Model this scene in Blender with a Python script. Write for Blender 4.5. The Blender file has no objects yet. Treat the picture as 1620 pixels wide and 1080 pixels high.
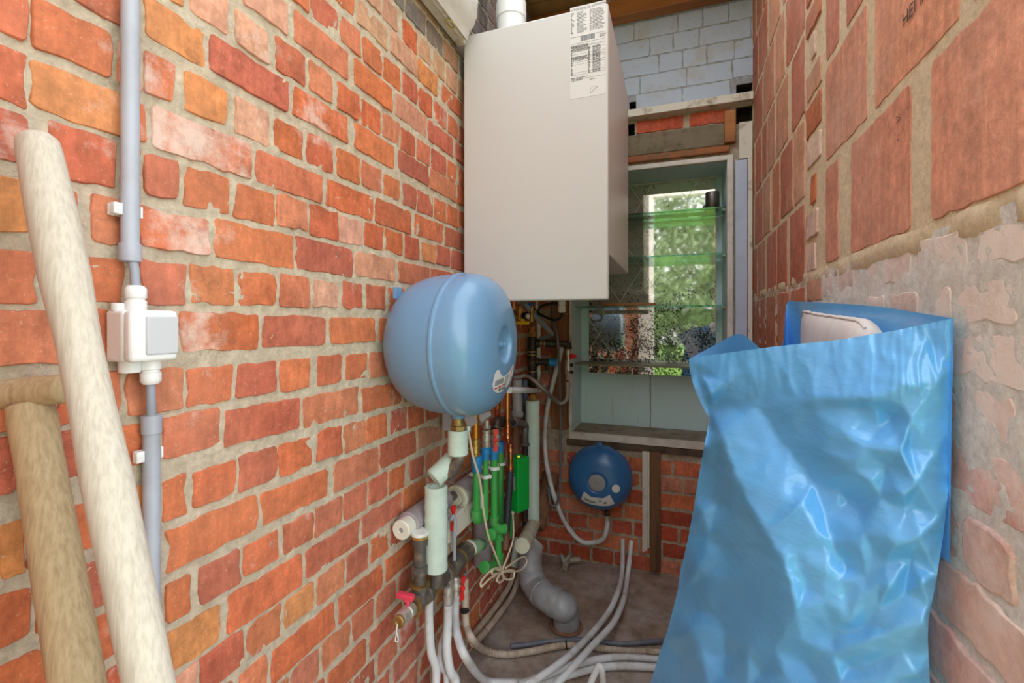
import bpy, bmesh, math, random
from mathutils import Vector, Matrix, noise

R = math.radians
C = bpy.context.scene.collection
F, CX, V0, HC = 725.0, 810.0, 512.0, 1.228        # focal length in px of a 1620 wide frame, lens centre, horizon, eye height
SN, CS = 0.3376, 0.9413                            # yaw of the camera towards the long brick wall
XL, XR, YB = -0.729, 0.334, 2.363                  # long wall, block wall, end wall
ZC = 2.83


def ray(u, v):
    return Vector((-F * SN + (u - CX) * CS, F * CS + (u - CX) * SN, V0 - v))


def PX(u, v, x):
    r = ray(u, v); r *= x / r.x
    return Vector((r.x, r.y, r.z + HC))


def PY(u, v, y):
    r = ray(u, v); r *= y / r.y
    return Vector((r.x, r.y, r.z + HC))


def PF(u, v, h=0.0):
    r = ray(u, v); r *= (h - HC) / r.z
    return Vector((r.x, r.y, h))


def PL(u, v, off):
    return PX(u, v, XL + off)


def PB(u, v, off):
    return PY(u, v, YB - off)


def srgb(r, g, b):
    def f(c):
        c /= 255.0
        return c / 12.92 if c <= 0.04045 else ((c + 0.055) / 1.055) ** 2.4
    return (f(r), f(g), f(b))


# ---------------------------------------------------------------- materials
def new_mat(name):
    m = bpy.data.materials.new(name); m.use_nodes = True
    nt = m.node_tree
    return m, nt, nt.nodes['Principled BSDF']


def nd(nt, t, **kw):
    n = nt.nodes.new(t)
    for k, v in kw.items():
        setattr(n, k, v)
    return n


def noise_node(nt, scale, detail=4, rough=.55, coord='Object', stretch=None):
    tc = nd(nt, 'ShaderNodeTexCoord')
    n = nd(nt, 'ShaderNodeTexNoise')
    n.inputs['Scale'].default_value = scale
    n.inputs['Detail'].default_value = detail
    n.inputs['Roughness'].default_value = rough
    if stretch:
        mp = nd(nt, 'ShaderNodeMapping'); mp.inputs['Scale'].default_value = stretch
        nt.links.new(tc.outputs[coord], mp.inputs['Vector']); nt.links.new(mp.outputs['Vector'], n.inputs['Vector'])
    else:
        nt.links.new(tc.outputs[coord], n.inputs['Vector'])
    return n


def ramp(nt, src, stops):
    r = nd(nt, 'ShaderNodeValToRGB')
    e = r.color_ramp.elements
    while len(e) < len(stops):
        e.new(0.5)
    for k, (p, c) in enumerate(stops):
        e[k].position = p
        e[k].color = (c, c, c, 1) if not isinstance(c, tuple) else (c[0], c[1], c[2], 1)
    nt.links.new(src, r.inputs['Fac'])
    return r


def mix(nt, fac, a, b, blend='MIX'):
    m = nd(nt, 'ShaderNodeMix', data_type='RGBA', blend_type=blend)
    for sock, val in ((m.inputs[0], fac), (m.inputs[6], a), (m.inputs[7], b)):
        if isinstance(val, (int, float)):
            sock.default_value = val
        elif isinstance(val, tuple):
            sock.default_value = (*val[:3], 1)
        else:
            nt.links.new(val, sock)
    return m.outputs[2]


def bump(nt, b, height, strength, dist=.003):
    n = nd(nt, 'ShaderNodeBump')
    n.inputs['Strength'].default_value = strength
    n.inputs['Distance'].default_value = dist
    nt.links.new(height, n.inputs['Height'])
    nt.links.new(n.outputs['Normal'], b.inputs['Normal'])
    return n


def mat(name, col, rough=.5, metal=0, dirt=None, dirt_scale=12, dirt_lo=.45, dirt_hi=.75, bmp=0, bmp_scale=60, spec=.5, stretch=None, coat=0):
    m, nt, b = new_mat(name)
    c = srgb(*col)
    b.inputs['Base Color'].default_value = (*c, 1)
    b.inputs['Roughness'].default_value = rough
    b.inputs['Metallic'].default_value = metal
    b.inputs['Specular IOR Level'].default_value = spec
    if coat:
        b.inputs['Coat Weight'].default_value = coat; b.inputs['Coat Roughness'].default_value = .15
    if dirt:
        n = noise_node(nt, dirt_scale, 5, .6, stretch=stretch)
        r = ramp(nt, n.outputs['Fac'], [(dirt_lo, 0.0), (dirt_hi, 1.0)])
        nt.links.new(mix(nt, r.outputs['Color'], c, srgb(*dirt)), b.inputs['Base Color'])
    if bmp:
        n2 = noise_node(nt, bmp_scale, 4, .6, stretch=stretch)
        bump(nt, b, n2.outputs['Fac'], bmp)
    return m


def mat_brick(name, stain=(228, 214, 204), stain_lo=.6, stain_hi=.72, stain_max=.75, smear=.35, smear_col=(205, 160, 140), dark=(70, 52, 44), dark_lo=.62, streak=.3):
    """fired clay: the brick's own tone, kiln mottling, pale salt bloom, dark smudges"""
    m, nt, b = new_mat(name)
    at = nd(nt, 'ShaderNodeAttribute', attribute_name='tone')
    n1 = noise_node(nt, 16, 6, .65)
    c = mix(nt, 1.0, at.outputs['Color'], ramp(nt, n1.outputs['Fac'], [(.25, .66), (.5, .98), (.8, 1.3)]).outputs['Color'], 'MULTIPLY')
    n2 = noise_node(nt, 60, 4, .7)
    c = mix(nt, .75, c, ramp(nt, n2.outputs['Fac'], [(.3, .68), (.7, 1.25)]).outputs['Color'], 'MULTIPLY')
    ns = noise_node(nt, 48, 5, .65, stretch=(1.6, 1.6, streak))
    c = mix(nt, .8, c, ramp(nt, ns.outputs['Fac'], [(.3, .78), (.52, 1.0), (.72, 1.22)]).outputs['Color'], 'MULTIPLY')
    nf = noise_node(nt, 210, 3, .6)
    c = mix(nt, ramp(nt, nf.outputs['Fac'], [(.62, 0.0), (.74, .45)]).outputs['Color'], c, srgb(226, 196, 172))
    n3 = noise_node(nt, 6.5, 9, .72)
    ad = nd(nt, 'ShaderNodeMath', operation='ADD'); nt.links.new(n3.outputs['Fac'], ad.inputs[0]); nt.links.new(at.outputs['Alpha'], ad.inputs[1])
    f = ramp(nt, ad.outputs[0], [(stain_lo, 0.0), (stain_hi, stain_max)])
    c = mix(nt, f.outputs['Color'], c, srgb(*stain))
    n5 = noise_node(nt, 3.1, 3, .5)
    g = ramp(nt, n5.outputs['Fac'], [(.4, 0.0), (.75, smear)])
    c = mix(nt, g.outputs['Color'], c, srgb(*smear_col))
    n4 = noise_node(nt, 9, 8, .75, stretch=(1.3, .8, 1.1))
    d = ramp(nt, n4.outputs['Fac'], [(dark_lo, 0.0), (dark_lo + .14, .6)])
    c = mix(nt, d.outputs['Color'], c, srgb(*dark))
    nt.links.new(c, b.inputs['Base Color'])
    b.inputs['Roughness'].default_value = .85
    b.inputs['Specular IOR Level'].default_value = .25
    nb = noise_node(nt, 90, 6, .7)
    bump(nt, b, nb.outputs['Fac'], .55, .004)
    return m


def mat_mortar(name, a=(226, 210, 186), b2=(200, 184, 160), extra=None, extra_lo=.55):
    m, nt, b = new_mat(name)
    n = noise_node(nt, 22, 8, .7)
    c = mix(nt, ramp(nt, n.outputs['Fac'], [(.35, 0.0), (.68, 1.0)]).outputs['Color'], srgb(*a), srgb(*b2))
    if extra:
        n3 = noise_node(nt, 5, 6, .65)
        c = mix(nt, ramp(nt, n3.outputs['Fac'], [(extra_lo, 0.0), (extra_lo + .12, .9)]).outputs['Color'], c, srgb(*extra))
    n7 = noise_node(nt, 75, 6, .75)
    c = mix(nt, .85, c, ramp(nt, n7.outputs['Fac'], [(.34, .8), (.5, 1.02), (.66, 1.2)]).outputs['Color'], 'MULTIPLY')  # dark and light grain in the colour imitates shading of rough relief
    nt.links.new(c, b.inputs['Base Color'])
    b.inputs['Roughness'].default_value = .95
    b.inputs['Specular IOR Level'].default_value = .15
    nb = noise_node(nt, 130, 6, .75)
    bump(nt, b, nb.outputs['Fac'], 1.0, .006)
    return m


# ---------------------------------------------------------------- mesh building
class MB:
    def __init__(s):
        s.v, s.f, s.mi, s.tone, s.flat = [], [], [], None, []

    def add(s, verts, faces, mi=0):
        k = len(s.v)
        s.v += [Vector(p) for p in verts]
        s.f += [tuple(i + k for i in q) for q in faces]
        s.mi += [mi] * len(faces)
        return k

    def bm(s, b, mi=0):
        b.verts.index_update()
        s.add([x.co.copy() for x in b.verts], [[x.index for x in q.verts] for q in b.faces], mi)
        b.free()

    def box(s, lo, hi, bev=0.0, seg=2, rot=None, mi=0, piv=None):
        lo, hi = Vector(lo), Vector(hi)
        b = bmesh.new(); bmesh.ops.create_cube(b, size=1)
        c, d = (lo + hi) / 2, hi - lo
        for q in b.verts:
            q.co = Vector((q.co.x * d.x, q.co.y * d.y, q.co.z * d.z))
        if bev:
            bmesh.ops.bevel(b, geom=b.edges[:], offset=bev, segments=seg, affect='EDGES', profile=.5)
        b.faces.ensure_lookup_table(); b.normal_update()
        n0 = len(s.f)
        s.flat += [n0 + q.index for q in b.faces if max(abs(x) for x in q.normal) > .9999]
        for q in b.verts:
            if rot is not None:
                q.co = rot @ q.co
            q.co += c
        s.bm(b, mi)
        return s

    def tube(s, pts, r, seg=12, caps=True, smooth=0, mi=0, hollow=0):
        pts = [Vector(p) for p in pts]
        if smooth:
            pts = spline(pts, smooth)
        n = len(pts)
        rad = r if callable(r) else ((lambda t: r) if not isinstance(r, (list, tuple)) else None)
        rs = [rad(i / (n - 1)) for i in range(n)] if rad else list(r)
        t0 = (pts[1] - pts[0]).normalized()
        up = Vector((0, 0, 1)) if abs(t0.z) < .9 else Vector((1, 0, 0))
        x = t0.cross(up).normalized()
        rings = []
        for i in range(n):
            a = pts[max(0, i - 1)]; c = pts[min(n - 1, i + 1)]
            t = (c - a)
            t = t.normalized() if t.length > 1e-9 else t0
            x = (x - t * x.dot(t))
            x = x.normalized() if x.length > 1e-6 else t.orthogonal().normalized()
            y = t.cross(x)
            rings.append([pts[i] + (x * math.cos(2 * math.pi * k / seg) + y * math.sin(2 * math.pi * k / seg)) * rs[i] for k in range(seg)])
        vs = [p for q in rings for p in q]
        fs = []
        for i in range(n - 1):
            for k in range(seg):
                k2 = (k + 1) % seg
                fs.append((i * seg + k, i * seg + k2, (i + 1) * seg + k2, (i + 1) * seg + k))
        if caps:
            fs.append(tuple(range(seg - 1, -1, -1))); fs.append(tuple((n - 1) * seg + k for k in range(seg)))
        s.add(vs, fs, mi)
        return s

    def lathe(s, o, d, prof, seg=24, mi=0, closed=True, n6=False):
        """profile [(distance along d, radius)] about the axis o + t d"""
        o, d = Vector(o), Vector(d).normalized()
        x = d.orthogonal().normalized() if abs(d.z) > .9 else d.cross(Vector((0, 0, 1))).normalized()
        y = d.cross(x)
        vs, fs = [], []
        for t, r in prof:
            for k in range(seg):
                a = 2 * math.pi * k / seg
                vs.append(o + d * t + (x * math.cos(a) + y * math.sin(a)) * max(r, 1e-4))
        for i in range(len(prof) - 1):
            for k in range(seg):
                k2 = (k + 1) % seg
                fs.append((i * seg + k, i * seg + k2, (i + 1) * seg + k2, (i + 1) * seg + k))
        if closed:
            fs.append(tuple(range(seg - 1, -1, -1))); fs.append(tuple((len(prof) - 1) * seg + k for k in range(seg)))
        s.add(vs, fs, mi)
        return s

    def cyl(s, a, b, r, seg=20, mi=0, bev=.0):
        a, b = Vector(a), Vector(b)
        L = (b - a).length
        e = bev or min(r, L) * .08
        return s.lathe(a, b - a, [(0, r - e), (e, r), (L - e, r), (L, r - e)], seg, mi)

    def hexnut(s, a, b, r, mi=0):
        a, b = Vector(a), Vector(b); L = (b - a).length
        return s.lathe(a, b - a, [(0, r * .9), (L * .12, r), (L * .88, r), (L, r * .9)], 6, mi)


def spline(pts, n):
    out = []
    P = [pts[0] * 2 - pts[1]] + list(pts) + [pts[-1] * 2 - pts[-2]]
    for i in range(1, len(P) - 2):
        p0, p1, p2, p3 = P[i - 1], P[i], P[i + 1], P[i + 2]
        for k in range(n):
            t = k / n
            out.append(.5 * ((2 * p1) + (p2 - p0) * t + (2 * p0 - 5 * p1 + 4 * p2 - p3) * t * t + (3 * p1 - p0 - 3 * p2 + p3) * t ** 3))
    out.append(pts[-1].copy())
    return out


ORG = {}


def link(name, mb, mats, org, angle=38, recalc=True, flat=False, flat_tris=False):
    me = bpy.data.meshes.new(name)
    me.from_pydata([tuple(p - org) for p in mb.v], [], mb.f)
    if not isinstance(mats, (list, tuple)):
        mats = [mats]
    for m in mats:
        me.materials.append(m)
    me.polygons.foreach_set('material_index', mb.mi)
    if recalc:
        b = bmesh.new(); b.from_mesh(me); bmesh.ops.recalc_face_normals(b, faces=b.faces); b.to_mesh(me); b.free()
    if not flat:
        me.shade_smooth(); me.set_sharp_from_angle(angle=R(angle))
    if not flat:
        for k in mb.flat:
            me.polygons[k].use_smooth = False
    if flat_tris:
        for q in me.polygons:
            if len(q.vertices) == 3: q.use_smooth = False
    if mb.tone:
        at = me.color_attributes.new('tone', 'FLOAT_COLOR', 'POINT')
        at.data.foreach_set('color', [c for t in mb.tone for c in (t[0], t[1], t[2], t[3] if len(t) > 3 else 0.0)])
    me.update()
    o = bpy.data.objects.new(name, me); C.objects.link(o)
    return o


def tag(o, label, cat, group=None, kind=None):
    if label: o['label'] = label
    if cat: o['category'] = cat
    if group: o['group'] = group
    if kind: o['kind'] = kind
    return o


def thing(name, label, cat, loc, group=None):
    o = bpy.data.objects.new(name, None); C.objects.link(o)
    o.empty_display_size = .05
    o.location = Vector(loc); ORG[o.name] = Vector(loc)
    return tag(o, label, cat, group)


def part(name, mb, m, parent, label=None, **kw):
    org = ORG[parent.name]
    o = link(name, mb, m, org, **kw)
    o.parent = parent; ORG[o.name] = org
    if label: o['label'] = label
    return o


def base_of(mb):
    lo = Vector((min(p.x for p in mb.v), min(p.y for p in mb.v), min(p.z for p in mb.v)))
    hi = Vector((max(p.x for p in mb.v), max(p.y for p in mb.v), max(p.z for p in mb.v)))
    return Vector(((lo.x + hi.x) / 2, (lo.y + hi.y) / 2, lo.z))


def solo(name, mb, m, label, cat, group=None, **kw):
    org = base_of(mb)
    o = link(name, mb, m, org, **kw)
    o.location = org; ORG[o.name] = org
    return tag(o, label, cat, group)


def struct(name, mb, m, label=None, **kw):
    o = link(name, mb, m, Vector((0, 0, 0)), **kw); ORG[o.name] = Vector((0, 0, 0))
    o['kind'] = 'structure'
    if label: o['label'] = label
    return o
SKY, SUN, EXPO = 3.4, 4.0, 0.14
# ================================================================ brick walls
PAL = [srgb(*c) for c in ((204, 114, 74), (200, 108, 70), (206, 120, 78), (194, 100, 70), (200, 117, 86), (190, 102, 76), (204, 112, 70), (188, 100, 78), (204, 124, 90), (198, 104, 66))]


def jit(c, rng, k=.1):
    f = 1 + rng.uniform(-k, k)
    return tuple(max(0, x * f * (1 + rng.uniform(-.05, .05))) for x in c)


def brick(mb, a0, a1, b0, b1, h, tone, rng, mp, rc=.006, rough=.0034, inset=.0013):
    """one brick face standing h proud of the mortar plane; (a, b) lie in the wall, mp maps (a, b, h) to the room"""
    rc = min(rc, (a1 - a0) * .3, (b1 - b0) * .3) * rng.uniform(.6, 1.3)
    out = []
    cs = [(a1 - rc, b1 - rc, 0), (a0 + rc, b1 - rc, 90), (a0 + rc, b0 + rc, 180), (a1 - rc, b0 + rc, 270)]
    sk = rng.uniform(-.05, .05)
    for i, (ca, cb, s0) in enumerate(cs):
        for k in range(4):
            t = R(s0 + 30 * k)
            out.append([ca + rc * math.cos(t), cb + rc * math.sin(t)])
        na, nb, _ = cs[(i + 1) % 4]
        L = abs(na - ca) + abs(nb - cb)
        q = max(1, int(L / .016))
        for k in range(1, q):
            t = k / q
            e = R(s0 + 90)
            out.append([ca + (na - ca) * t + rc * math.cos(e), cb + (nb - cb) * t + rc * math.sin(e)])
    ac, bc = (a0 + a1) / 2, (b0 + b1) / 2
    sd = rng.uniform(0, 99)
    for p in out:
        n1 = noise.noise((p[0] * 45 + sd, p[1] * 45, sd)); n2 = noise.noise((p[0] * 130, p[1] * 130 + sd, 3))
        w = (n1 * 1.6 + n2 * .9) * rough
        dx, dy = p[0] - ac, p[1] - bc
        l = math.hypot(dx, dy) or 1
        p[0] += dx / l * w; p[1] += dy / l * w + dx * sk * .3
    ta, tb = rng.uniform(-.025, .025) * min(1, (.06 / (a1 - a0)) ** 2), rng.uniform(-.05, .05) * min(1, (.06 / (b1 - b0)) ** 2)
    n = len(out)
    vs = []
    for k, (hh, ins) in enumerate(((-.014, -.001), (h - .0035, 0), (h - .0008, inset * .5), (h, inset * 1.3))):
        for p in out:
            dx, dy = p[0] - ac, p[1] - bc
            l = math.hypot(dx, dy) or 1
            q = (p[0] - dx / l * ins, p[1] - dy / l * ins)
            e = 0 if k == 0 else ta * (q[0] - ac) + tb * (q[1] - bc)
            vs.append(mp(q[0], q[1], hh + e))
    vs.append(mp(ac, bc, h + .0008))
    fs = []
    for r in range(3):
        for k in range(n):
            k2 = (k + 1) % n
            fs.append((r * n + k, r * n + k2, (r + 1) * n + k2, (r + 1) * n + k))
    fs += [(3 * n + k, 3 * n + (k + 1) % n, 4 * n) for k in range(n)]
    mb.add(vs, fs, 0)
    mb.tone += [tone] * len(vs)


def mortar(mb, a0, a1, b0, b1, step, amp, mp, holes=(), mi=1, freq=30, thick=.1):
    na, nb = max(2, int((a1 - a0) / step)), max(2, int((b1 - b0) / step))
    A = sorted(set([a0 + (a1 - a0) * i / na for i in range(na + 1)] + [x for h in holes for x in h[:2] if a0 < x < a1]))
    B = sorted(set([b0 + (b1 - b0) * i / nb for i in range(nb + 1)] + [x for h in holes for x in h[2:] if b0 < x < b1]))
    vs, fs = [], []
    for b in B:
        for a in A:
            w = noise.noise((a * freq, b * freq, 1.7)) * amp + noise.noise((a * freq * 3, b * freq * 3, 5.1)) * amp * .6
            vs.append(mp(a, b, w))
    n = len(A)
    for j in range(len(B) - 1):
        for i in range(n - 1):
            ca, cb = (A[i] + A[i + 1]) / 2, (B[j] + B[j + 1]) / 2
            if any(h[0] < ca < h[1] and h[2] < cb < h[3] for h in holes):
                continue
            fs.append((j * n + i, j * n + i + 1, (j + 1) * n + i + 1, (j + 1) * n + i))
    mb.add(vs, fs, mi); mb.tone += [(.5, .45, .4)] * len(vs)
    # the wall's own thickness: a second skin behind, so that no light leaks through
    A2 = sorted(set([a0, a1] + [x for h in holes for x in h[:2]])); B2 = sorted(set([b0, b1] + [x for h in holes for x in h[2:]]))
    vs = [mp(a, b, -thick) for b in B2 for a in A2]; fs = []
    for j in range(len(B2) - 1):
        for i in range(len(A2) - 1):
            ca, cb = (A2[i] + A2[i + 1]) / 2, (B2[j] + B2[j + 1]) / 2
            if any(h[0] < ca < h[1] and h[2] < cb < h[3] for h in holes):
                continue
            fs.append((j * len(A2) + i, j * len(A2) + i + 1, (j + 1) * len(A2) + i + 1, (j + 1) * len(A2) + i))
    mb.add(vs, fs, mi); mb.tone += [(.5, .45, .4)] * len(vs)


def clear(a0, a1, b0, b1, holes):
    return not any(a1 > h[0] and a0 < h[1] and b1 > h[2] and b0 < h[3] for h in holes)


# ---- the long wall: every brick where the photograph has it.  u range of each brick along its course
# course: (slope of its centre line at u=100, at u=600, bricks in px)
ZA = lambda *p: [(220 + a / 2, 220 + b / 2) for a, b in p]
NA = lambda *p: [(a / 3, b / 3) for a, b in p]
COURSES = [
    (1.08, 1.08, ZA((625, 690), (700, 762), (770, 817), (833, 878), (885, 920), (930, 965), (972, 1003))),
    (.975, .985, ZA((545, 610), (618, 680), (690, 785), (797, 877), (882, 942), (958, 1022))),
    (.88, .88, ZA((330, 400), (408, 470), (478, 536), (545, 625), (637, 700), (707, 765), (772, 825), (835, 878), (885, 925), (935, 972), (977, 1007), (1012, 1030))),
    (.776, .783, ZA((-40, 150), (165, 320), (330, 470), (490, 660), (680, 800), (810, 908), (915, 992), (1000, 1030))),
    (.68, .677, NA((150, 330), (350, 500), (520, 640)) + ZA((15, 145), (160, 282), (303, 408), (430, 523), (535, 610), (627, 695), (703, 762), (768, 822), (828, 872), (878, 917), (925, 970), (975, 1003), (1010, 1030))),
    (.575, .588, NA((-160, 95), (150, 640)) + ZA((15, 205), (220, 472), (487, 660), (680, 805), (820, 915), (920, 1000), (1005, 1030))),
    (.472, .478, NA((-40, 130), (155, 530), (560, 660)) + ZA((12, 110), (140, 275), (300, 408), (427, 517), (528, 612), (624, 697), (703, 767), (773, 822), (833, 875), (880, 928), (933, 970), (975, 1005), (1010, 1030))),
    (.374, .379, NA((-60, 125), (140, 605), (620, 690)) + ZA((40, 355), (367, 578), (592, 740), (747, 860), (870, 960), (967, 1024))),
    (.282, .286, NA((-100, 130), (230, 550), (590, 665)) + ZA((12, 125), (145, 287), (302, 427), (436, 532), (541, 627), (635, 703), (712, 770), (778, 832), (840, 885), (892, 937), (942, 982), (988, 1026))),
    (.18, .188, NA((-60, 150), (190, 365), (430, 612)) + ZA((-5, 218), (235, 487), (497, 675), (686, 808), (821, 917), (922, 990), (997, 1040))),
    (.075, .086, NA((-120, 165), (370, 577)) + ZA((5, 147), (163, 298), (313, 430), (444, 540), (551, 632), (643, 705), (717, 777), (787, 838), (846, 890), (897, 940), (947, 985), (992, 1030))),
    (-.02, -.018, NA((-60, 300), (330, 640)) + ZA((128, 375), (388, 590), (603, 747), (757, 838), (850, 935), (945, 1020))),
    (-.125, -.134, NA((-80, 110), (130, 240), (255, 365), (390, 565), (598, 865)) + ZA((148, 293), (308, 432), (446, 540), (562, 640), (653, 720), (729, 785), (796, 836), (846, 890), (898, 938), (945, 980), (988, 1022))),
    (-.215, -.243, NA((-120, 75), (100, 250), (268, 415), (545, 690)) + ZA((75, 253), (268, 505), (518, 693), (704, 828), (836, 905), (912, 985), (992, 1050))),
    (-.34, -.348, NA((-180, -20), (-5, 110), (130, 200), (330, 470), (500, 590), (612, 700)) + ZA((73, 143), (166, 303), (313, 437), (441, 545), (560, 640), (649, 715), (718, 785), (794, 845), (852, 900), (906, 945), (952, 990), (998, 1036))),
    (-.445, -.45, NA((-110, 150), (175, 365), (380, 525), (545, 695)) + ZA((84, 375), (387, 597), (615, 755), (762, 875), (881, 958), (966, 1040))),
    (-.548, -.553, NA((-80, 215), (240, 400), (420, 580), (600, 690)) + ZA((85, 160), (186, 318), (326, 440), (453, 550), (558, 640), (646, 717), (726, 783), (789, 840), (856, 897), (906, 950), (957, 992), (1000, 1035))),
    (-.653, -.65, NA((-60, 240), (270, 480), (500, 600), (620, 690)) + ZA((84, 252), (277, 515), (525, 693), (703, 828), (834, 905), (915, 985), (995, 1050))),
    (-.74, -.746, ZA((-60, 85), (110, 182), (190, 330), (341, 447), (458, 553), (563, 648), (656, 722), (731, 788), (796, 840), (850, 895), (903, 945), (955, 992), (1000, 1036))),
    (-.84, -.85, ZA((100, 295), (310, 402), (417, 613), (629, 768), (777, 870), (880, 955), (965, 1030))),
    (-.94, -.944, ZA((300, 395), (410, 470), (482, 568), (578, 665), (673, 738), (749, 810), (820, 862), (872, 910), (918, 955), (965, 1000), (1010, 1040))),
    (-1.045, -1.045, ZA((470, 585), (595, 715), (727, 832), (842, 915), (925, 990), (1000, 1050))),
    (-1.14, -1.14, ZA((590, 670), (680, 745), (755, 815), (825, 875), (885, 930), (940, 985), (995, 1035))),
    (-1.24, -1.24, ZA((660, 790), (805, 900), (912, 985), (997, 1060))),
    (-1.34, -1.34, ZA((750, 815), (825, 880), (890, 935), (945, 985), (995, 1035), (1045, 1080))),
    (-1.44, -1.44, ZA((820, 920), (930, 1005), (1015, 1075))),
    (-1.53, -1.53, ZA((880, 930), (940, 980), (990, 1030), (1040, 1080))),
]


def ywall(u):
    r = ray(u, V0)
    return r.y * XL / r.x


mpL = lambda a, b, h: Vector((XL + h, a, b + HC))
m_brick = mat_brick('orange_brick', smear=.25, smear_col=(206, 150, 120), stain_lo=.6, stain_hi=.74)
m_mortar = mat_mortar('lime_mortar')
rng = random.Random(4)
wl = MB(); wl.tone = []
YEND = YB + .02
zu = lambda k_, zx: (k_, round(ywall(220 + zx / 2), 2))
SALT = {zu(7, 40): .13, zu(9, -5): .12, zu(6, 12): .06, zu(11, 128): .08, zu(9, 235): .02, zu(4, 303): .04, zu(6, 300): .03}   # bricks with salt bloom
PALE = {zu(4, 160), zu(4, 303), zu(6, 300), zu(8, 635), zu(10, 551), zu(3, 330)}                                      # pale pink headers
for k, (s1, s2, bs) in enumerate(COURSES):
    zc1, zc2 = s1 * .7745, s2 * .7745
    last = -9
    rows = []
    for (u0, u1) in bs:
        y0, y1 = ywall(u0) if u0 > -400 else .1, ywall(u1)
        uc = (u0 + u1) / 2
        z = (s1 + (s2 - s1) * (uc - 100) / 500) * .7745
        rows.append((y0, y1, z))
        last = y1
    # carry the course on to the room's corner and towards the doorway
    y = last + .012; alt = k % 2
    while y < YEND - .03:
        L = (.098 if alt else .2) * rng.uniform(.93, 1.07)
        if alt and rng.random() < .2: L = .2
        y1 = min(y + L, YEND); rows.append((y, y1, zc2)); y = y1 + .012
    y = min(r[0] for r in rows) - .012
    while y > -.25:
        L = rng.uniform(.1, .2); rows.append((y - L, y, zc1)); y -= L + .012
    for (y0, y1, z) in rows:
        t = rng.choice(PAL)
        if (k, round(y0, 2)) in PALE: t = srgb(214, 158, 132)
        if rng.random() < .06: t = srgb(208, 148, 120)
        elif rng.random() < .06: t = srgb(208, 136, 84)
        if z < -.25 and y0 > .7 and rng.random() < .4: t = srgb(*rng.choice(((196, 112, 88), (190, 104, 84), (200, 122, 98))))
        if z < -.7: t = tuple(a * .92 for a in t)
        if z > .72 and rng.random() < .4: t = srgb(196, 150, 120)
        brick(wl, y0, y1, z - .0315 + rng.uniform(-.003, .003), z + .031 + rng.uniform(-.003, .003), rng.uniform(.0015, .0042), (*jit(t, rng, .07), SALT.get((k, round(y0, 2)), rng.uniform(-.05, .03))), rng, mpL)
z = 1.18 * .7745
k = 0
while z < ZC - HC:
    y = -.2 + (.1 if k % 2 else 0)
    while y < YEND:
        L = rng.uniform(.18, .205) if k % 2 else rng.uniform(.09, .105)
        t = srgb(*rng.choice(((150, 130, 112), (128, 122, 116), (172, 132, 104), (140, 128, 118)))) if z < 1.05 else srgb(*rng.choice(((120, 120, 122), (104, 104, 108), (132, 130, 130))))
        brick(wl, y, min(y + L, YEND), z - .031, z + .031, rng.uniform(.002, .005), jit(t, rng), rng, mpL); y += L + .012
    z += .076; k += 1
mortar(wl, -.25, YEND, -HC - .01, ZC - HC, .0075, .0036, mpL, freq=34)
struct('wall_left', wl, [m_brick, m_mortar], angle=50, flat_tris=True)

# ---- the right wall: big hollow clay blocks above, old whitewashed brickwork below
mpR = lambda a, b, h: Vector((XR - h, a, b + HC))


def yright(u):
    r = ray(u, V0)
    return r.y * XR / r.x


m_block = mat_brick('clay_block', stain=(216, 184, 168), stain_lo=.53, stain_hi=.74, stain_max=.6, smear=.45, smear_col=(208, 168, 148), dark=(140, 84, 62), dark_lo=.66, streak=.1)
m_block_mortar = mat_mortar('sandy_mortar', (244, 222, 188), (228, 204, 168))
m_white_brick = mat_brick('whitewashed_brick', stain=(232, 224, 214), stain_lo=.4, stain_hi=.62, stain_max=.9, smear=.6, smear_col=(228, 196, 182), dark=(120, 84, 70), dark_lo=.68)
m_white_mortar = mat_mortar('whitewashed_mortar', (244, 238, 230), (234, 226, 214), (216, 196, 180), .64)
wr = MB(); wr.tone = []
SR = .3548
y_strip0, y_strip1 = yright(1303), yright(1276)
BL = [srgb(*c) for c in ((216, 152, 122), (210, 142, 114), (216, 156, 130), (206, 136, 110))]
for k, (s0, us) in enumerate((((.39, 1.035), (1900, 1475, 1442, 1347, 1327, 1308)), ((1.065, 1.69), (2400, 1540, 1520, 1385, 1373, 1308)), ((1.72, 2.34), (2100, 1470, 1455, 1340, 1328, 1308)),
                              ((2.37, 3.0), (2000, 1420, 1400, 1308)), ((3.03, 3.66), (2100, 1470, 1450, 1350, 1335, 1308)), ((3.7, 4.4), (2000, 1420, 1400, 1308)))):
    b0, b1 = s0[0] * SR, s0[1] * SR
    for i in range(0, len(us) - 1, 2):
        y0, y1 = yright(us[i]), yright(us[i + 1])
        brick(wr, max(y0, .605), min(y1, y_strip0 - .01), b0 + .004, b1 - .004, rng.uniform(.0012, .0022), jit(rng.choice(BL), rng, .06), rng, mpR, rc=.008, rough=.003)
    if len(us) % 2:
        brick(wr, yright(us[-2]), y_strip0 - .01, b0 + .004, b1 - .004, .0018, jit(BL[0], rng, .06), rng, mpR, rc=.008, rough=.003)
z = -.02                                                    # the upright row of toothed brick ends
while z < 1.58:
    h = rng.uniform(.05, .075); w = rng.uniform(0, .05)
    brick(wr, y_strip0 + .012 + (w if rng.random() < .5 else 0), y_strip1 - .01 - (w if rng.random() < .5 else 0), z, z + h, rng.uniform(.002, .006), jit(srgb(*rng.choice(((196, 112, 74), (180, 92, 64), (204, 150, 116), (216, 190, 168)))), rng), rng, mpR); z += h + rng.uniform(.012, .03)
b = -.12; k = 0
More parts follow.
